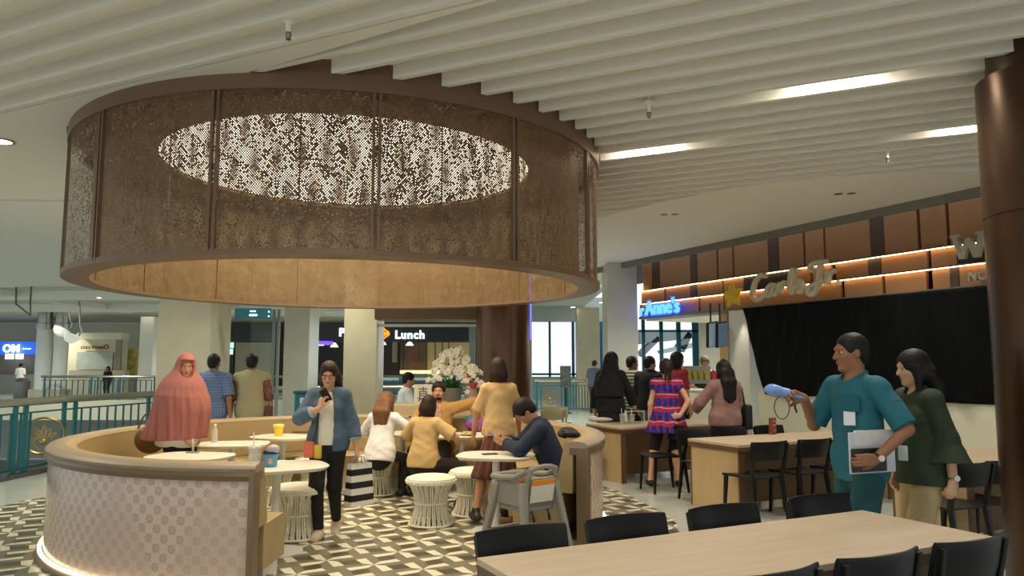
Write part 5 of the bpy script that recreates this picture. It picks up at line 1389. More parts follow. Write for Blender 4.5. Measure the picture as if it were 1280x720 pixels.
# ---- loose furniture farther back
wc = thing('high_chair', 'white tubular high chair behind the two drinks', 'high chair', (at(803,540,D=11.8).x,11.9,0), R_(20))
for sx in (-1,1):
    for sy in (-1,1): MB().tube([(sx*.14,sy*.14,.62),(sx*.22,sy*.22,0)], .014, 8).build('leg', M_whitem, wc)
MB().box((0,0,.60), (.30,.30,.03)).build('seat', M_whitem, wc, bevel=.008); MB().tube([(-.14,.14,.6),(-.15,.17,.86),(.15,.17,.86),(.14,.14,.6)], .014, 8).build('back_rail', M_whitem, wc)
def recolour(o, m):
    for ch in o.children:
        if ch.material_slots: ch.material_slots[0].link = 'OBJECT'; ch.material_slots[0].material = m
M_pale = mat('pale_ash', (190,180,140), .5)
for px, D, rz, lab in ((682,13.6,R_(30),'pale wooden chair behind the man in navy, left of its neighbour'),(698,14.4,R_(-20),'pale wooden chair behind the man in navy, right of its neighbour')):
    p = at(px,500,D=D); o = dup(CH, (p.x,p.y,0), rz, lab, 'pale chairs behind the sofa'); recolour(o, M_pale)

p = uv(9.22,u_at(892,9.22),1.151); t = thing('menu_board', 'red menu board held up on the pretzel counter before the cashier', 'menu', p, A_V-PI/2)
MB().box((0,0,.17), (.17,.02,.33)).build('panel', mat('board_red', (206,36,34), .5), t, bevel=.004).rotation_euler = (0,R_(4),0); MB().box((0,0,.01), (.12,.08,.02)).build('foot', M_dark, t)
# ================================================================ the people
BLK = hairm('black', (26,22,20)); BRN = hairm('dark_brown', (44,30,24)); BLOND = hairm('copper', (112,78,52))
SK_L = skin('light', (214,168,136)); SK_M = skin('tan', (190,138,104)); SK_D = skin('brown', (150,104,76))
c_black = cloth('black', (24,24,26)); c_white = cloth('white', (228,228,226)); c_navy = cloth('navy', (26,38,62)); c_khaki = cloth('khaki', (186,164,118)); c_dark = cloth('charcoal', (52,52,54))

# --- the walking woman in the denim jacket
p0 = at(410,662,0)
wk = Person('woman in denim jacket and black trousers walking while looking at a phone', (-1.745,7.22), 180, 1.64, 1.0, .009, True, SK_L,
    lean=2, head=(6,15,0), feet=((-.05,-.20,.03,35),(.035,.15,0)), knees=((-.05,1,0),(.02,1,0)), foot_yaw=(4,-4),
    hands=((-.30,.02,.78),(.03,.25,1.245)), elbows=((-.5,-1,0),(1,-.25,-.6)), handdir=(None,(-.25,.1,1)), palm=(None,(-.6,-.75,.0)), curl=(38,40), pelvis=(0,0,.915))
wk.face(glasses=True, open_=.55); wk.hair('back', BRN, .20)
wk.top('tee_shirt', cloth('off_white', (226,222,208)), .08, -.03, .010)
wk.top('denim_jacket', cloth('denim', (84,104,124), .9, .5, 90, noise=.25, nscale=14),    .80, -.09, .026, flare=.012, neck=.075, wr=.006, open_front=.085, collar=.02)
for i in (0,1):
    a = wk.el[i]+(wk.wr[i]-wk.el[i])*.52; b = wk.el[i]+(wk.wr[i]-wk.el[i])*.68; F = Field(); F.cap(a, b, .056, .054, .01, end=True)
    field_obj('jacket_cuff', F, .008, cloth('pale_denim', (160,176,186), .9), wk.root)
wk.trousers(cloth('black_stretch', (20,20,22), .8), t=.015, t2=.010); wk.shoes(mat('beige_suede', (214,196,170), .8), .008, .012)
# phone in her hand, cross bag, carrier bag
hw = wk.world(wk.wr[1]+wk.hd[1]*.11*wk.k+wk.pn[1]*.018)
ph = MB().box((0,0,0), (.072,.010,.15)).build('mobile_phone', mat('phone_dark', (40,20,22), .25), bevel=.008); ph.location = hw+Vector((.015,-.0,.015)); ph.rotation_euler = (R_(25),R_(-32),R_(20))
tag(ph, 'dark phone held up to the mouth of the walking woman', 'phone')
cb = thing('shoulder_bag', 'small coral and yellow bag hanging at the hip of the walking woman', 'bag', at(391,562,D=7.08))
MB().box((-.035,0,0), (.09,.05,.15)).build('coral_pouch', mat('coral', (226,112,88), .6), cb, bevel=.012); MB().box((.045,.01,-.02), (.07,.045,.13)).build('yellow_pouch', mat('bag_yellow', (230,196,70), .6), cb, bevel=.012)
s1 = wk.world(wk.sh[1]+V3(-.03,0,.055))
MB().tube(catmull([(.0,0,.07),(.03,-.0,.2),(.05,.04,.45),Vector(s1)-cb.location],5), .006, 6).build('strap', M_dark, cb)
hb = wk.world(wk.wr[0]+wk.hd[0]*.10)
bag = thing('carrier_bag', 'black and white striped paper bag carried by the walking woman', 'bag', (hb.x+.02,hb.y-.02,hb.z-.42), R_(48))
st = mat('bag_stripes', (230,228,222), .6); n_ = NT(st); x_, y_, z_ = n_.pos(); k_ = n_.m('GREATER_THAN', n_.m('FRACT', n_.m('ADD', n_.m('MULTIPLY', z_, 8.6), .15)), .5); n_.base(n_.mix(k_, (232,230,224), (26,22,22)))
bm_ = MB(); bm_.add([(-.13,-.06,0),(.13,-.06,0),(.13,.06,0),(-.13,.06,0),(-.115,-.035,.38),(.115,-.035,.38),(.115,.035,.38),(-.115,.035,.38)], [(3,2,1,0),(0,1,5,4),(1,2,6,5),(2,3,7,6),(3,0,4,7)])
o = bm_.build('paper_body', st, bag); o.modifiers.new('thickness','SOLIDIFY').thickness = .003
for y_ in (-.035,.035): MB().tube([(-.05,y_,.36),(-.03,y_*.4,.44),(.03,y_*.4,.44),(.05,y_,.36)], .005, 6).build('handle', mat('cord_grey', (160,150,140), .7), bag)

# --- woman in the pink headscarf
hj = Person('woman in a long pink headscarf standing behind a white table at the left', (-3.50,7.95), -104, 1.70, 1.14, .010, True, SK_L,
    lean=5, head=(-42,4,0), hands=((-.15,.12,.73),(.12,.24,.80)), elbows=((-.1,-1,0),(.1,-1,0)), curl=(45,40))
hj.face(glasses=True, open_=.7)
F = Field(); F.cap(hj.P-hj.T[2]*.10, hj.P+hj.T[2]*.12, .225, .20, .03, hj.T, 1.1); F.cut(hj.P-hj.T[2]*.17, -hj.T[2]); hj.wrinkle(F, .006); field_obj('lace_blouse', F, .010, cloth('white_lace', (232,226,220)), hj.root)
hj.trousers(c_black, t=.02)
F = Field(); kk = hj.k; H = hj.H; hr, hf, hu = hj.Hf; r, f, u = hj.T; P = hj.P
F.ell(H-hf*.012*kk+hu*.022*kk, (.098*kk,.118*kk,.125*kk), hj.Hf, .03); F.ell(H+hf*.075*kk+hu*.085*kk, (.07*kk,.045*kk,.022*kk), hj.Hf, .02)
F.cap(H-hu*.05*kk-hf*.01, hj.N+u*.0, .088*kk, .125*kk, .06)
F.cap(hj.N+u*.01, P+u*.36*kk, .125*kk, .265*kk, .08, hj.T, 1.1); F.cap(P+u*.36*kk, P+u*.20*kk+f*.02, .255*kk, .265*kk, .06, hj.T, 1.05); F.cap(P+u*.20*kk+f*.02, P-u*.20*kk-f*.03, .265*kk, .305*kk, .05, hj.T, .92)
cx, cy = P[0], P[1]
F.fold(lambda X, Y, Z: .012*np.sin(17*np.arctan2(Y-cy, X-cx)+2.5*np.sin(5*Z))*np.clip((1.38-Z)/.5, 0, 1)+.006*np.sin(29*np.arctan2(Y-cy, X-cx)+6*Z)*np.clip((1.45-Z)/.4, 0, 1))
F.ell(H+hf*.115*kk-hu*.020*kk, (.070*kk,.085*kk,.090*kk), hj.Hf, .012, True)
F.cut(P-u*.10*kk, -u+f*.12)
field_obj('headscarf', F, .010, cloth('rose', (160,98,92), .8, .2, 40), hj.root)
bp = at(188,548,D=8.05); hb_ = thing('handbag', 'brown leather bag behind the woman in the pink headscarf', 'bag', (bp.x,bp.y,bp.z-.17), R_(10))
F = Field(); F.ell(V3(0,0,.16), (.16,.08,.15), None, .02); F.cut((0,0,.29), (0,0,1)); field_obj('pouch', F, .012, mat('brown_leather', (116,88,42), .4, noise=.12), hb_)
MB().tube(catmull([(-.13,0,.27),(-.06,.0,.42),(.06,.0,.42),(.13,0,.27)],5), .010, 6).build('strap', mat('brown_leather', (116,88,42)), hb_)

# --- two men walking away
mb_ = Person('man in a blue checked shirt walking away, left of the vest man', (-4.32,10.9), -6, 1.745, 1.10, .013, False, SK_D, hands=((-.27,.05,.80),(.29,-.02,.78)), feet=((-.10,.2,0),(.11,-.2,.02)))
mb_.hair('short', BLK, vol=.012); ck = cloth('blue_check', (104,128,164), .85, .2, 60)
n_ = NT(ck); x_, y_, z_ = n_.pos(); g_ = n_.m('MAXIMUM', n_.m('GREATER_THAN', n_.m('FRACT', n_.m('MULTIPLY', x_, 30)), .7), n_.m('GREATER_THAN', n_.m('FRACT', n_.m('MULTIPLY', z_, 24)), .7)); n_.base(n_.mix(g_, (104,128,164), (80,104,146)))
mb_.top('shirt', ck, .46, -.13, .022, flare=.02, collar=.02, wr=.005); mb_.trousers(cloth('olive', (84,78,58)), t=.022); mb_.shoes(M_dark)
mv = Person('man in a khaki vest walking away beside the man in blue', (-3.80,11.0), 4, 1.75, 1.04, .013, False, SK_D, hands=((-.30,.06,.80),(.30,.0,.82)), feet=((-.11,-.18,.02),(.10,.2,0)))
mv.hair('short', BLK, vol=.013); mv.top('batik_shirt', cloth('batik', (104,66,48), .8, .2, 60, noise=.6, nscale=22), .60, -.05, .016)
mv.top('vest', cloth('vest_khaki', (150,146,116)), 0, -.12, .034, neck=.07, wr=.006); mv.trousers(c_black, t=.02); mv.shoes(M_dark)
q_ = thing('shoulder_bag', 'brown bag hanging at the right hip of the vest man', 'bag', mv.world(V3(.27,-.02,.88)), R_(4)); MB().box((0,0,.0), (.10,.16,.26)).build('pouch', mat('brown_bag', (78,52,38), .6), q_, bevel=.03, seg=3); MB().tube([(0,0,.12),(-.06,.0,.35),(-.10,.02,.58)], .012, 6).build('strap', mat('brown_bag', (78,52,38)), q_)

# --- the group round the food
sd = ((-.12,.40,0),(.12,.40,0))
kn = ((-.2,1,1),(.2,1,1))
bl = Person('woman with long copper hair and white blouse seated with her back turned', (-1.58,9.10), -14, 1.62, .98, .011, True, SK_L, pelvis=(0,0,.575), lean=14, head=(-8,14,0), feet=((-.16,.32,0),(.16,.34,0)), knees=kn, hands=((-.14,.36,.80),(.22,.40,.82)), elbows=((-1,-.4,-.3),(1,-.4,-.3)))
bl.hair('long', BLOND, .27, .02); bl.top('blouse', cloth('white_blouse', (236,234,234)), .80, -.10, .022, hemflare=.001, flare=.012, wr=.010); bl.trousers(c_black, t=.016); bl.shoes(M_dark)
yb = Person('woman in a mustard blouse and black skirt seated on a stool, seen from behind', (-.99,8.50), -22, 1.58, .97, .010, True, SK_M, pelvis=(0,0,.575), lean=8, head=(14,12,4), feet=((-.02,.30,0),(.34,.30,0)), knees=((-.2,1,1),(.9,1,.6)), hands=((-.18,.34,.76),(.30,.34,.74)), elbows=((-1,-.3,-.4),(1,-.2,-.4)))
yb.hair('bob', BRN, vol=.02); yb.top('blouse', cloth('mustard', (204,172,116)), .44, -.085, .024, hemflare=.001, flare=.018, wr=.009)
F = Field(); 
for i in (0,1): F.cap(yb.hip[i]-V3(0,0,.01), yb.kn[i]+(yb.an[i]-yb.kn[i])*.12, .108, .088, .05)
F.cap(yb.P-V3(0,0,.06), yb.P+V3(0,0,.02), .165, .14, .04, yb.T, 1.42); F.cut(yb.P+V3(0,0,.02), (0,0,1)); yb.wrinkle(F, .004); field_obj('skirt', F, .011, cloth('black_brown', (40,30,28)), yb.root); yb.shoes(M_dark)
gm = Person('bearded man in a mustard jacket seated on the sofa facing the camera', (-.98,9.93), 172, 1.74, 1.04, .010, False, SK_M, pelvis=(0,0,.56), lean=-6, head=(8,2,0), feet=((-.2,.42,0),(.2,.42,0)), knees=kn, hands=((-.52,-.10,.84),(.16,.42,.80)), elbows=((-.6,-.3,.25),(1,-.4,-.4)))
gm.face(beard=True); gm.hair('short', BLK, vol=.02); gm.top('print_shirt', cloth('print', (176,132,110), .8, .2, 60, noise=.5, nscale=26), .4, -.10, .012); gm.top('jacket', cloth('ochre', (172,132,74)), .97, -.10, .028, open_front=.09, wr=.009); gm.trousers(c_dark, t=.02); gm.shoes(M_dark)
sw = Person('woman in a tan blouse and brown skirt standing with her back turned', (-.14,8.02), 6, 1.66, .89, .010, True, SK_M, lean=3, head=(10,6,0), feet=((-.26,-.20,.0),(.08,.16,0)), bare=True, foot_yaw=(14,-4), hands=((-.27,.16,.86),(.25,.26,.90)), elbows=((-1,-.7,0),(1,-.8,0)))
sw.hair('bob', BRN, vol=.022); sw.top('blouse', cloth('tan_blouse', (204,170,118)), .45, -.055, .020, hemflare=.001, flare=.016, wr=.011); sw.skirt(cloth('maroon_brown', (92,52,42)), hem=.44, r1=.25, pleat=.010, off=(-.05,-.05)); sw.shoes(mat('dark_shoe', (58,46,38), .5), .010, .05)
nv = Person('man in a navy sweater seated on the sofa bending over a blue phone', (.44,7.52), 93, 1.72, 1.05, .0085, False, SK_M, pelvis=(0,0,.56), lean=24, head=(6,28,0), feet=((-.16,.36,0),(.16,.40,0)), knees=kn, hands=((-.06,.50,.835),(.08,.46,.84)), elbows=((-1,-.2,-.5),(1,-.2,-.5)), handdir=((.25,1,.25),(-.3,1,.25)), palm=((.8,0,.5),(-.8,0,.5)), curl=(30,34))
nv.face(open_=.5); nv.hair('short', BLK, vol=.02); nv.top('sweater', c_navy, .97, -.10, .026, wr=.006, collar=.012); nv.trousers(c_khaki, t=.022); nv.shoes(mat('brown_boot', (120,84,50), .6))
q = nv.world((nv.wr[0]+nv.wr[1])/2+(nv.hd[0]+nv.hd[1])*.062+V3(0,0,.012)); o = MB().box((0,0,0), (.07,.14,.009)).build('mobile_phone', mat('phone_blue', (60,110,190), .2, emit=.15), bevel=.006); o.location = q+Vector((-.012,0,.015)); o.rotation_euler = (R_(28),0,R_(93)); tag(o, 'blue phone in the hands of the man in navy', 'phone')
wm = Person('man in a white shirt seated beyond the low planter wall', (at(504,480,D=12.4).x,12.4), -72, 1.70, 1.0, .013, False, SK_M, pelvis=(0,0,.70), lean=6, head=(-8,6,0), feet=((-.14,.36,.12),(.14,.36,.12)), knees=kn, hands=((-.16,.36,.92),(.2,.34,.92)))
wm.face(); wm.hair('short', BLK, vol=.014); wm.top('shirt', cloth('shirt_white', (214,220,224)), .46, -.10, .022, flare=.02, collar=.02); wm.trousers(c_black, t=.018); wm.shoes(M_dark)
sc_ = thing('bar_stool', 'dark stool under the man in the white shirt', 'stool', (wm.root.location.x,wm.root.location.y,0)); MB().lathe([(.19,.56),(.19,.59),(0,.6)], n=24).build('seat', M_blk, sc_)
for i in range(4): MB().bar((.12*math.cos(i*PI/2+.7),.12*math.sin(i*PI/2+.7),.57), (.2*math.cos(i*PI/2+.7),.2*math.sin(i*PI/2+.7),0), .03,.03).build('leg', M_blk, sc_)

# --- people round the pretzel shop
bk = Person('woman in a black headscarf and black dress with a gold belt', (1.51,11.6), -38, 1.78, 1.10, .012, True, SK_L, lean=3, head=(-14,4,0), hands=((-.34,.10,.80),(.20,.34,.94)), elbows=((-1,-.6,0),(1,-.5,-.4)))
bk.top('black_dress', c_black, .95, -.10, .03, flare=.02); bk.skirt(c_black, 'black_skirt', hem=.06, r1=.32, pleat=.012, npl=13, waist=.1)
F = Field(); H, kk = bk.H, bk.k; hr, hf, hu = bk.Hf; r, f, u = bk.T; P = bk.P
F.ell(H-hf*.015*kk+hu*.022*kk, (.096*kk,.116*kk,.122*kk), bk.Hf, .03); F.cap(H-hu*.05*kk-hf*.03, bk.N-f*.03, .092*kk, .12*kk, .06); F.cap(bk.N-f*.02, P+u*.30*kk-f*.03, .125*kk, .215*kk, .08, bk.T, 1.2); F.cap(P+u*.30*kk-f*.03, P+u*.14*kk-f*.03, .215*kk, .225*kk, .05, bk.T, 1.2)
F.ell(H+hf*.115*kk-hu*.02*kk, (.062*kk,.075*kk,.085*kk), bk.Hf, .012, True); F.cut(P+u*.13*kk, -u)
field_obj('headscarf', F, .012, cloth('black_scarf', (20,20,22), .75), bk.root)
F = Field(); F.cap(P+u*.075*kk, P+u*.105*kk, .186*kk, .186*kk, .0, bk.T, 1.36); F.cut(P+u*.075*kk, -u); F.cut(P+u*.105*kk, u); field_obj('belt', F, .009, mat('gold_belt', (170,138,88), .35, .6), bk.root)
stp = Person('man in a striped shirt near the pale column, looking right', (at(790,470,D=13.4).x,13.4), -70, 1.74, 1.02, .014, False, SK_D, head=(-6,0,0))
sm_ = cloth('stripes', (170,166,140), .85, .1, 60); n_ = NT(sm_); x_, y_, z_ = n_.pos(); n_.base(n_.mix(n_.m('GREATER_THAN', n_.m('FRACT', n_.m('MULTIPLY', z_, 17)), .5), (176,172,146), (62,64,58)))
stp.face(); stp.hair('short', BLK, vol=.012); stp.top('shirt', sm_, .46, -.12, .024, flare=.02, collar=.015); stp.trousers(c_black, t=.02); stp.shoes(M_dark)
bj = Person('man in a black jacket between the striped man and the plaid dress woman', (at(812,480,D=12.7).x,12.7), -40, 1.73, 1.08, .014, False, SK_M, head=(-34,2,0))
bj.face(); bj.hair('short', BLK, vol=.014); bj.top('jacket', c_black, .96, -.10, .034); bj.trousers(cloth('grey_jeans', (108,108,104)), t=.022); bj.shoes(M_dark)
pl = mat('plaid', (40,40,120), .85); n_ = NT(pl); x_, y_, z_ = n_.pos()
wz = n_.m('ADD', z_, n_.m('MULTIPLY', n_.noise(None, 5.), .05)); red = n_.m('GREATER_THAN', n_.m('FRACT', n_.m('MULTIPLY', wz, 5.6)), .60); wh = n_.m('GREATER_THAN', n_.m('FRACT', n_.m('ADD', n_.m('MULTIPLY', wz, 5.6), .06)), .92); rx = n_.m('GREATER_THAN', n_.m('FRACT', n_.m('MULTIPLY', x_, 13.)), .66); nb_ = n_.m('GREATER_THAN', n_.noise(None, 16.), .56)
c_ = n_.mix(nb_, (30,28,112), (46,56,180)); c_ = n_.mix(n_.m('MULTIPLY', rx, .42), c_, (178,36,58)); c_ = n_.mix(n_.m('MULTIPLY', red, .75), c_, (190,40,56)); n_.base(n_.mix(n_.m('MULTIPLY', wh, .8), c_, (226,170,160)))
pd = Person('woman in a red and blue plaid dress, hand on her hip, back turned', (2.08,10.16), 2, 1.67, 1.06, .011, True, SK_L, head=(-6,12,0), feet=((-.24,0,0),(.13,-.05,0)), hands=((-.23,.06,.80),(.13,-.17,.94)), elbows=((-1,-.6,0),(1,-.1,-.1)), handdir=(None,(-1,-.1,-.05)), palm=(None,(0,1,0)), bare=True)
pd.hair('bun', BRN, .16, .016)
F = Field(); pd.torso(F, .018, lo=-.02); P = pd.P; kk = pd.k; u = pd.T[2]
F.cap(P+u*.16*kk, V3(P[0],P[1],.70), .16, .285, .03, pd.T, 1.2); F.cut((0,0,.70), (0,0,-1)); F.fold(lambda X, Y, Z: .011*np.sin(18*np.arctan2(Y-P[1], X-P[0]))*np.clip((1.12-Z)/.3, 0, 1))
for i in (0,1): pd.arm(F, i, .016, .16)
F.ell(pd.N+pd.T[2]*.02, (.075,.075,.05), pd.T, .005, True); field_obj('dress', F, .010, pl, pd.root); pd.trousers(c_black, 'shorts', .30, .012); pd.shoes(M_dark, .008, .0)
rw = Person('dark haired woman whose head shows behind the plaid dress woman', (at(846,460,D=12.5).x,12.5), -60, 1.80, 1.0, .013, True, SK_M, head=(-16,4,0))
rw.face(); rw.hair('bob', BLK, vol=.016); rw.top('red_top', cloth('red', (150,40,40)), .45, -.1, .02); rw.trousers(c_black); rw.shoes(M_dark)
cs = Person('cashier in pale shirt and black apron behind the pretzel counter', (at(881,470,D=14.6).x,14.6), 168, 1.76, .98, .014, False, SK_D, head=(10,16,0), hands=((-.16,.34,1.08),(.14,.32,1.10)), elbows=((-1,-.3,-.5),(1,-.3,-.5)))
cs.face(); cs.hair('short', hairm('grey_brown', (92,76,60)), vol=.018); cs.top('shirt', cloth('pale_grey', (196,202,204)), .45, -.1, .018, flare=.015); cs.top('apron', c_black, 0, -.12, .028, neck=.13); cs.trousers(c_black); cs.shoes(M_dark)
pk = Person('woman in a mauve sweater with long black hair, back turned, at the pretzel counter', (at(906,500,D=9.75).x,9.75), 18, 1.64, 1.08, .011, True, SK_L, head=(8,4,0), hands=((-.24,.32,1.06),(.26,.10,.84)), elbows=((-1,-.4,-.6),(1,-.7,0)))
pk.hair('long', BLK, .34, .018); pk.top('sweater', cloth('mauve', (152,114,106)), .97, -.08, .036, wr=.006, flare=.006); pk.trousers(c_black, t=.014); pk.shoes(M_dark)
F = Field(); H, kk = pk.H, pk.k; F.ell(H+pk.Hf[2]*.125*kk-pk.Hf[1]*.02, (.035,.03,.028), pk.Hf, .01); field_obj('hair_knot', F, .009, BLK, pk.root)
q_ = thing('shoulder_bag', 'black bag at the right side of the woman in the mauve sweater', 'bag', pk.world(V3(.27,-.04,.93)), R_(18)); MB().box((0,0,0), (.10,.22,.32)).build('pouch', M_dark, q_, bevel=.03, seg=3); MB().tube([(0,0,.14),(-.04,0,.36),(-.10,.02,.46)], .012, 6).build('strap', M_dark, q_)
rl = Person('person in a dark blue top leaning at the turquoise railing', (at(742,470,D=25.2).x,25.2), -30, 1.74, 1.0, .022, False, SK_M, lean=8); rl.hair('short', BLK, vol=.016); rl.top('shirt', cloth('slate', (66,78,100)), .46, -.1, .024); rl.trousers(c_dark); rl.shoes(M_dark)
# far across the atrium
fl = Person('distant person in a white shirt at the food counter, far left', (at(26,460,D=40).x,40), 0, 1.66, 1.0, .03, False, SK_M); fl.hair('short', BLK, vol=.02); fl.top('shirt', c_white, .5, -.1, .03); fl.trousers(c_dark); fl.shoes(M_dark)
fk = Person('distant dark haired person behind the far teal railing by the kiosk', (at(135,465,D=37.5).x,37.5), 180, 1.5, 1.05, .03, True, SK_M); fk.hair('bob', BLK, vol=.03); fk.top('shirt', c_black, .95, -.1, .03); fk.trousers(c_dark); fk.shoes(M_dark)

# --- man in the teal uniform and woman in the green blouse, close at the right
M_tealc = cloth('teal_uniform', (22,98,112), .75, .15, 50); M_tealt = cloth('teal_trousers', (16,72,78), .8, .15, 50)
tu = Person('man in a teal short sleeved uniform holding a blue device and a white folder', (2.26,4.95), 110, 1.80, .96, .007, False, SK_D,
    lean=1, head=(-20,3,0), feet=((-.12,.1,0),(.12,-.12,0)), hands=((-.27,.14,.975),(.19,.24,1.30)), elbows=((-.8,-1,-.1),(.5,-.4,-1)), handdir=((.05,1,-.08),(.3,1,.3)), palm=((1,0,.1),(-.8,.0,-.5)), curl=(16,48))
tu.face(); tu.hair('buzz', BLK, vol=.006)
tu.top('uniform_shirt', M_tealc, .47, -.12, .017, flare=.012, neck=.055, wr=.006, collar=.0, belly=.0); tu.trousers(M_tealt, t=.026)
tu.shoes(M_dark)
kk = tu.k; r, f, u = tu.T
F = Field()
for sg_ in (-1,1): F.cap(tu.N+u*.015*kk-f*.02+r*sg_*.055*kk, tu.N-u*.045*kk+f*.085+r*sg_*.03*kk, .024, .016, .015)
F.cap(tu.N+u*.03*kk-f*.055-r*.03*kk, tu.N+u*.03*kk-f*.055+r*.03*kk, .022, .022, .015); field_obj('collar', F, .006, M_tealc, tu.root)
q = tu.P+u*.30*kk
o = MB().box((0,0,0), (.07,.006,.095)).build('badge', mat('badge_white', (222,226,230), .4), tu.root, bevel=.003); o.location = Vector(tu.P+u*.265*kk+f*.134*kk-r*.075*kk); o.rotation_euler = (R_(4),0,R_(38))
o2 = MB().box((0,-.0035,.012), (.026,.003,.032)).build('badge_mark', mat('badge_photo', (176,160,150), .5), o)
MB().tube([Vector(tu.P+u*.31*kk+f*.130*kk-r*.07*kk), Vector(tu.P+u*.37*kk+f*.135*kk-r*.075*kk)], .004, 5).build('badge_clip', M_dark, tu.root)
o = MB().box((0,0,0), (.012,.055,.05)).build('sleeve_patch', mat('patch', (70,78,84), .6, noise=.6, nscale=40), tu.root, bevel=.004); o.location = Vector(tu.sh[0]*.62+tu.el[0]*.38-r*.066*kk)
o = MB().box((0,0,0), (.11,.012,.10)).build('pocket', cloth('teal_pocket', (18,88,102)), tu.root, bevel=.006); o.location = Vector(tu.P+u*.35*kk+f*.128*kk-r*.085*kk); o.rotation_euler = (0,0,R_(30))
def watch(pn, i, m1, m2, d=.97):
    a = pn.el[i]+(pn.wr[i]-pn.el[i])*d; e = nrm(pn.wr[i]-pn.el[i]); t = Vector(nrm(np.cross(e, V3(0,0,1)))); b = Vector(np.cross(e, np.array(t)))
    rr = .032*pn.k; MB().tube([Vector(a)+t*(rr*math.cos(2*PI*j/24))+b*(rr*1.0*math.sin(2*PI*j/24)) for j in range(24)], .0075, 6, closed=True).build('watch_strap', m1, pn.root, smooth=True)
    out = V3(-1,0,.25) if i == 0 else V3(1,0,0); out = nrm(out-e*(out@e)); M3 = Matrix((tuple(e), tuple(np.cross(out, e)), tuple(out))).transposed(); mb = MB(); n = 20
    vs = [Vector(a)+Vector(out)*(rr+.004)+M3 @ Vector((.019*math.cos(2*PI*j/n), .019*math.sin(2*PI*j/n), z)) for z in (0,.009) for j in range(n)]
    mb.add(vs, [tuple(range(n-1,-1,-1)), tuple(range(n,2*n))]+[(j,(j+1) % n,n+(j+1) % n,n+j) for j in range(n)]).build('watch_face', m2, pn.root)
watch(tu, 0, M_dark, mat('dial_white', (214,210,196), .3))
# folder and black pad under his hand
fold = thing('document_folder', 'white clear folder of papers held against his hip by the man in teal', 'folder', (0,0,0))
pw = Vector(tu.wr[0]+tu.hd[0]*.07+V3(.034,0,0)); fm = Matrix.Translation(tu.root.location) @ tu.root.rotation_euler.to_matrix().to_4x4()
fold.location = fm @ Vector((pw.x+.028,pw.y-.10,pw.z+.035)); fold.rotation_euler = (R_(0),R_(0),tu.root.rotation_euler.z+PI/2)
MB().box((0,0,0), (.36,.012,.25)).build('sleeve', mat('folder_white', (206,208,214), .35), fold, bevel=.004); MB().box((-.02,.0,.09), (.30,.016,.09)).build('paper', mat('paper', (222,220,216), .6, noise=.06, nscale=18), fold)
pad = thing('black_pad', 'black notebook held in front of the white folder by the man in teal', 'notebook', fm @ Vector((pw.x+.004,pw.y-.05,pw.z-.005)), tu.root.rotation_euler.z+PI/2)
MB().box((0,0,0), (.27,.016,.135)).build('cover', mat('pad_black', (24,22,22), .5), pad, bevel=.008); MB().box((.0,.0,-.002), (.262,.012,.142)).build('pages', mat('pages_grey', (70,66,62), .7), pad)
# blue scanner with a wire ring
q = Vector(tu.wr[1]+tu.hd[1]*.085+V3(0,0,.0)); sc = thing('hand_scanner', 'light blue handheld device with a hanging wire ring, held out by the man in teal', 'device', fm @ q, R_(88))
F = Field(); F.cap(V3(0,-.07,-.015), V3(0,.04,.012), .020, .022, .02); F.cap(V3(0,.03,.012), V3(0,.13,.035), .026, .036, .03); F.ell(V3(0,.13,.035), (.036,.055,.028), None, .02)
field_obj('shell', F, .006, mat('device_blue', (122,160,222), .3), sc)
MB().tube([(0,.07+.062*math.cos(2*PI*i/28)*.8,-.085+.075*math.sin(2*PI*i/28)) for i in range(28)], .004, 6, closed=True).build('wire_ring', mat('wire_grey', (96,92,84), .4, .5), sc, smooth=True)
MB().tube([(.01,-.03,-.03),(.012,-.02,-.08),(.008,-.03,-.12)], .007, 6).build('cord', M_dark, sc, smooth=True)

c_green = cloth('dark_green', (44,56,36), .8, .2, 40)
gw = Person('woman in a dark green blouse with flared sleeves following the man in teal', (2.79,5.18), 96, 1.69, .98, .007, True, SK_L,
    lean=1, head=(-12,6,0), feet=((-.09,.08,0),(.09,-.1,0)), hands=((-.25,-.05,.79),(.22,.06,.80)), elbows=((-.5,-1,0),(.5,-1,0)), handdir=((.05,.25,-1),None), curl=(46,40))
gw.face(open_=.75); gw.hair('long', BLK, .24, .016)
F = Field(); gw.torso(F, .024, lo=-.10); kk = gw.k; r, f, u = gw.T; P = gw.P
F.cap(P+u*.18*kk, P-u*.12*kk, .15, .215, .04, gw.T, 1.2)
for i in (0,1):
    gw.arm(F, i, .022, .5); a, b = gw.el[i], gw.wr[i]; F.cap(gw.sh[i]*.3+a*.7, a, .062, .070, .02); F.cap(a, a+(b-a)*.55, .068, .125, .02, end=True)
gw.wrinkle(F, .006); F.cut(P-u*.115*kk, -u); F.ell(gw.N+f*.035+u*.015, (.055,.07,.06), gw.T, .005, True); field_obj('blouse', F, .007, c_green, gw.root)
F = Field(); 
for sg_ in (-1,1): F.cap(gw.N+u*.02*kk-f*.02+r*sg_*.055, gw.N-u*.06*kk+f*.085+r*sg_*.025, .022, .014, .012)
field_obj('collar', F, .007, c_green, gw.root)
gw.trousers(c_khaki, t=.030); gw.shoes(M_dark)
watch(gw, 0, M_rail, mat('dial_white', (214,210,196)), .93)
o = MB().box((0,0,0), (.065,.006,.10)).build('badge', mat('badge_white', (222,226,230)), gw.root, bevel=.003); o.location = Vector(P+u*.09*kk+f*.176*kk-r*.06*kk); o.rotation_euler = (0,0,R_(30))
MB().box((0,-.004,.014), (.026,.003,.032)).build('badge_mark', mat('badge_photo', (176,160,150)), o)
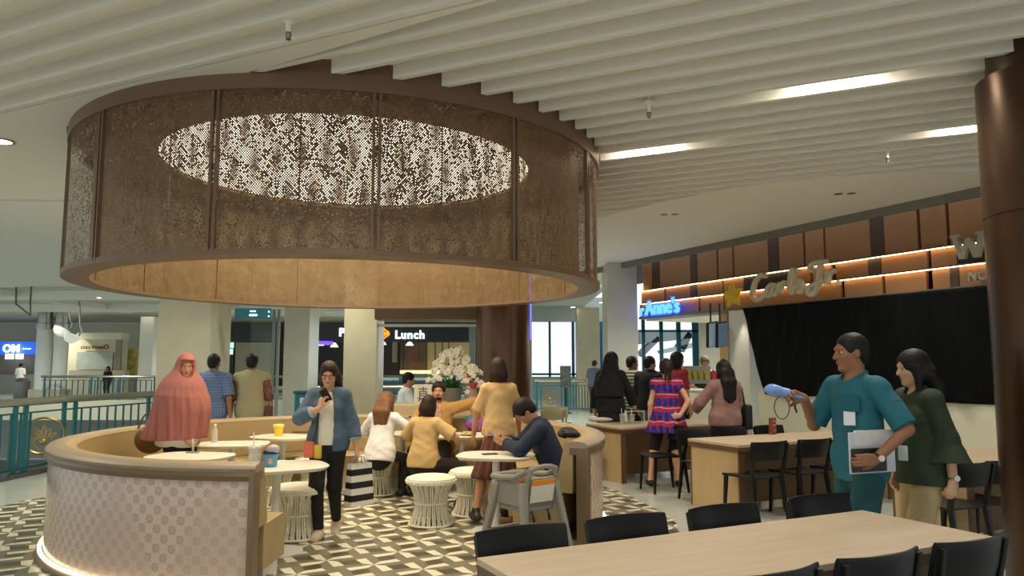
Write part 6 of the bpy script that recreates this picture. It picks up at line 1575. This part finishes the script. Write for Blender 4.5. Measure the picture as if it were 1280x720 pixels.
MB().tube([Vector(P+u*.10*kk+f*.175*kk-r*.06*kk), Vector(P+u*.24*kk+f*.150*kk-r*.05*kk), Vector(gw.N-u*.02*kk+f*.075*kk-r*.03*kk)], .004, 5).build('lanyard', M_dark, gw.root)
# ================================================================ light
w = bpy.data.worlds.new('world'); SC.world = w; w.use_nodes = True
bg = w.node_tree.nodes['Background']; bg.inputs[0].default_value = (*lin((224,234,240)), 1); bg.inputs[1].default_value = .95
def area(name, loc, size, power, col=(255,226,180), rot=(0,0,0), sy=None, spread=180):
    l = bpy.data.lights.new(name, 'AREA'); l.energy = power; l.color = lin(col); l.size = size
    if sy: l.shape = 'RECTANGLE'; l.size_y = sy
    l.spread = R_(spread)
    o = bpy.data.objects.new(name, l); COL.objects.link(o); o.location = loc; o.rotation_euler = rot; return o
def spot(name, loc, power, col=(255,226,180), ang=70, blend=.8, rot=(0,0,0), r=.05):
    l = bpy.data.lights.new(name, 'SPOT'); l.energy = power; l.color = lin(col); l.spot_size = R_(ang); l.spot_blend = blend; l.shadow_soft_size = r
    o = bpy.data.objects.new(name, l); COL.objects.link(o); o.location = loc; o.rotation_euler = rot; return o
WARM = (255,247,234)
area('canopy_lamp', (DC.x,DC.y,3.60), 3.4, 62, (255,232,188))
for i,(x,y) in enumerate(((1.2,3.0),(2.8,5.4),(3.8,7.2),(.4,.6),(-3.0,2.4),(4.4,9.6),(2.4,9.0),(-1.0,3.6))):
    spot('downlight', (x,y,3.66), 75, WARM, 140, .9, r=.15)  # added spots for overall light and floor bounce, apart from the modelled fittings
for i,(x,y,z) in enumerate(((-5.6,11.0,3.6),(-3.2,13,3.6),(-6.4,7.6,3.6),(-2,15.8,3.6),(1.4,13.2,3.6),(2.0,20,3.6),(-9,22,4.0),(-15,25,4.0),(-20,31,4.0),(0,24,3.6),(-14,38.5,4.1),(-24,38.5,4.1),(-9,38.5,4.1),(-2,38.5,4.1),(-11,13,3.6))):
    spot('downlight', (x,y,z), 130 if y < 20 else 430, (244,240,218), 150, .9, r=.2)  # added spots that brighten the back and the far hall, no fittings here
p = uv(10.6, u_at(870,9.5), 2.45); area('pretzel_lamp', p, 1.6, 45, (250,246,232))
for px in (985,1040,1105,1235):
    p = uv(9.08, u_at(px,9.1), 2.5); spot('sheet_downlight', p, 7, (255,240,215), 50, 1, (R_(-10),0,A_V-PI/2), .03)
p = uv(9.15, u_at(927,9.2), 2.5); spot('pier_downlight', p, 14, (255,244,224), 60, .6, (R_(-6),0,A_V-PI/2), .03)
vs = SC.view_settings; vs.view_transform = 'Standard'; vs.look = 'None'; vs.gamma = 1; vs.exposure = 0.66; vs.use_curve_mapping = False
SC.cycles.use_denoising = True; SC.cycles.denoising_prefilter = 'NONE'
SC.cycles.max_bounces = 8; SC.cycles.transparent_max_bounces = 12
SC.cycles.sample_clamp_indirect = 6
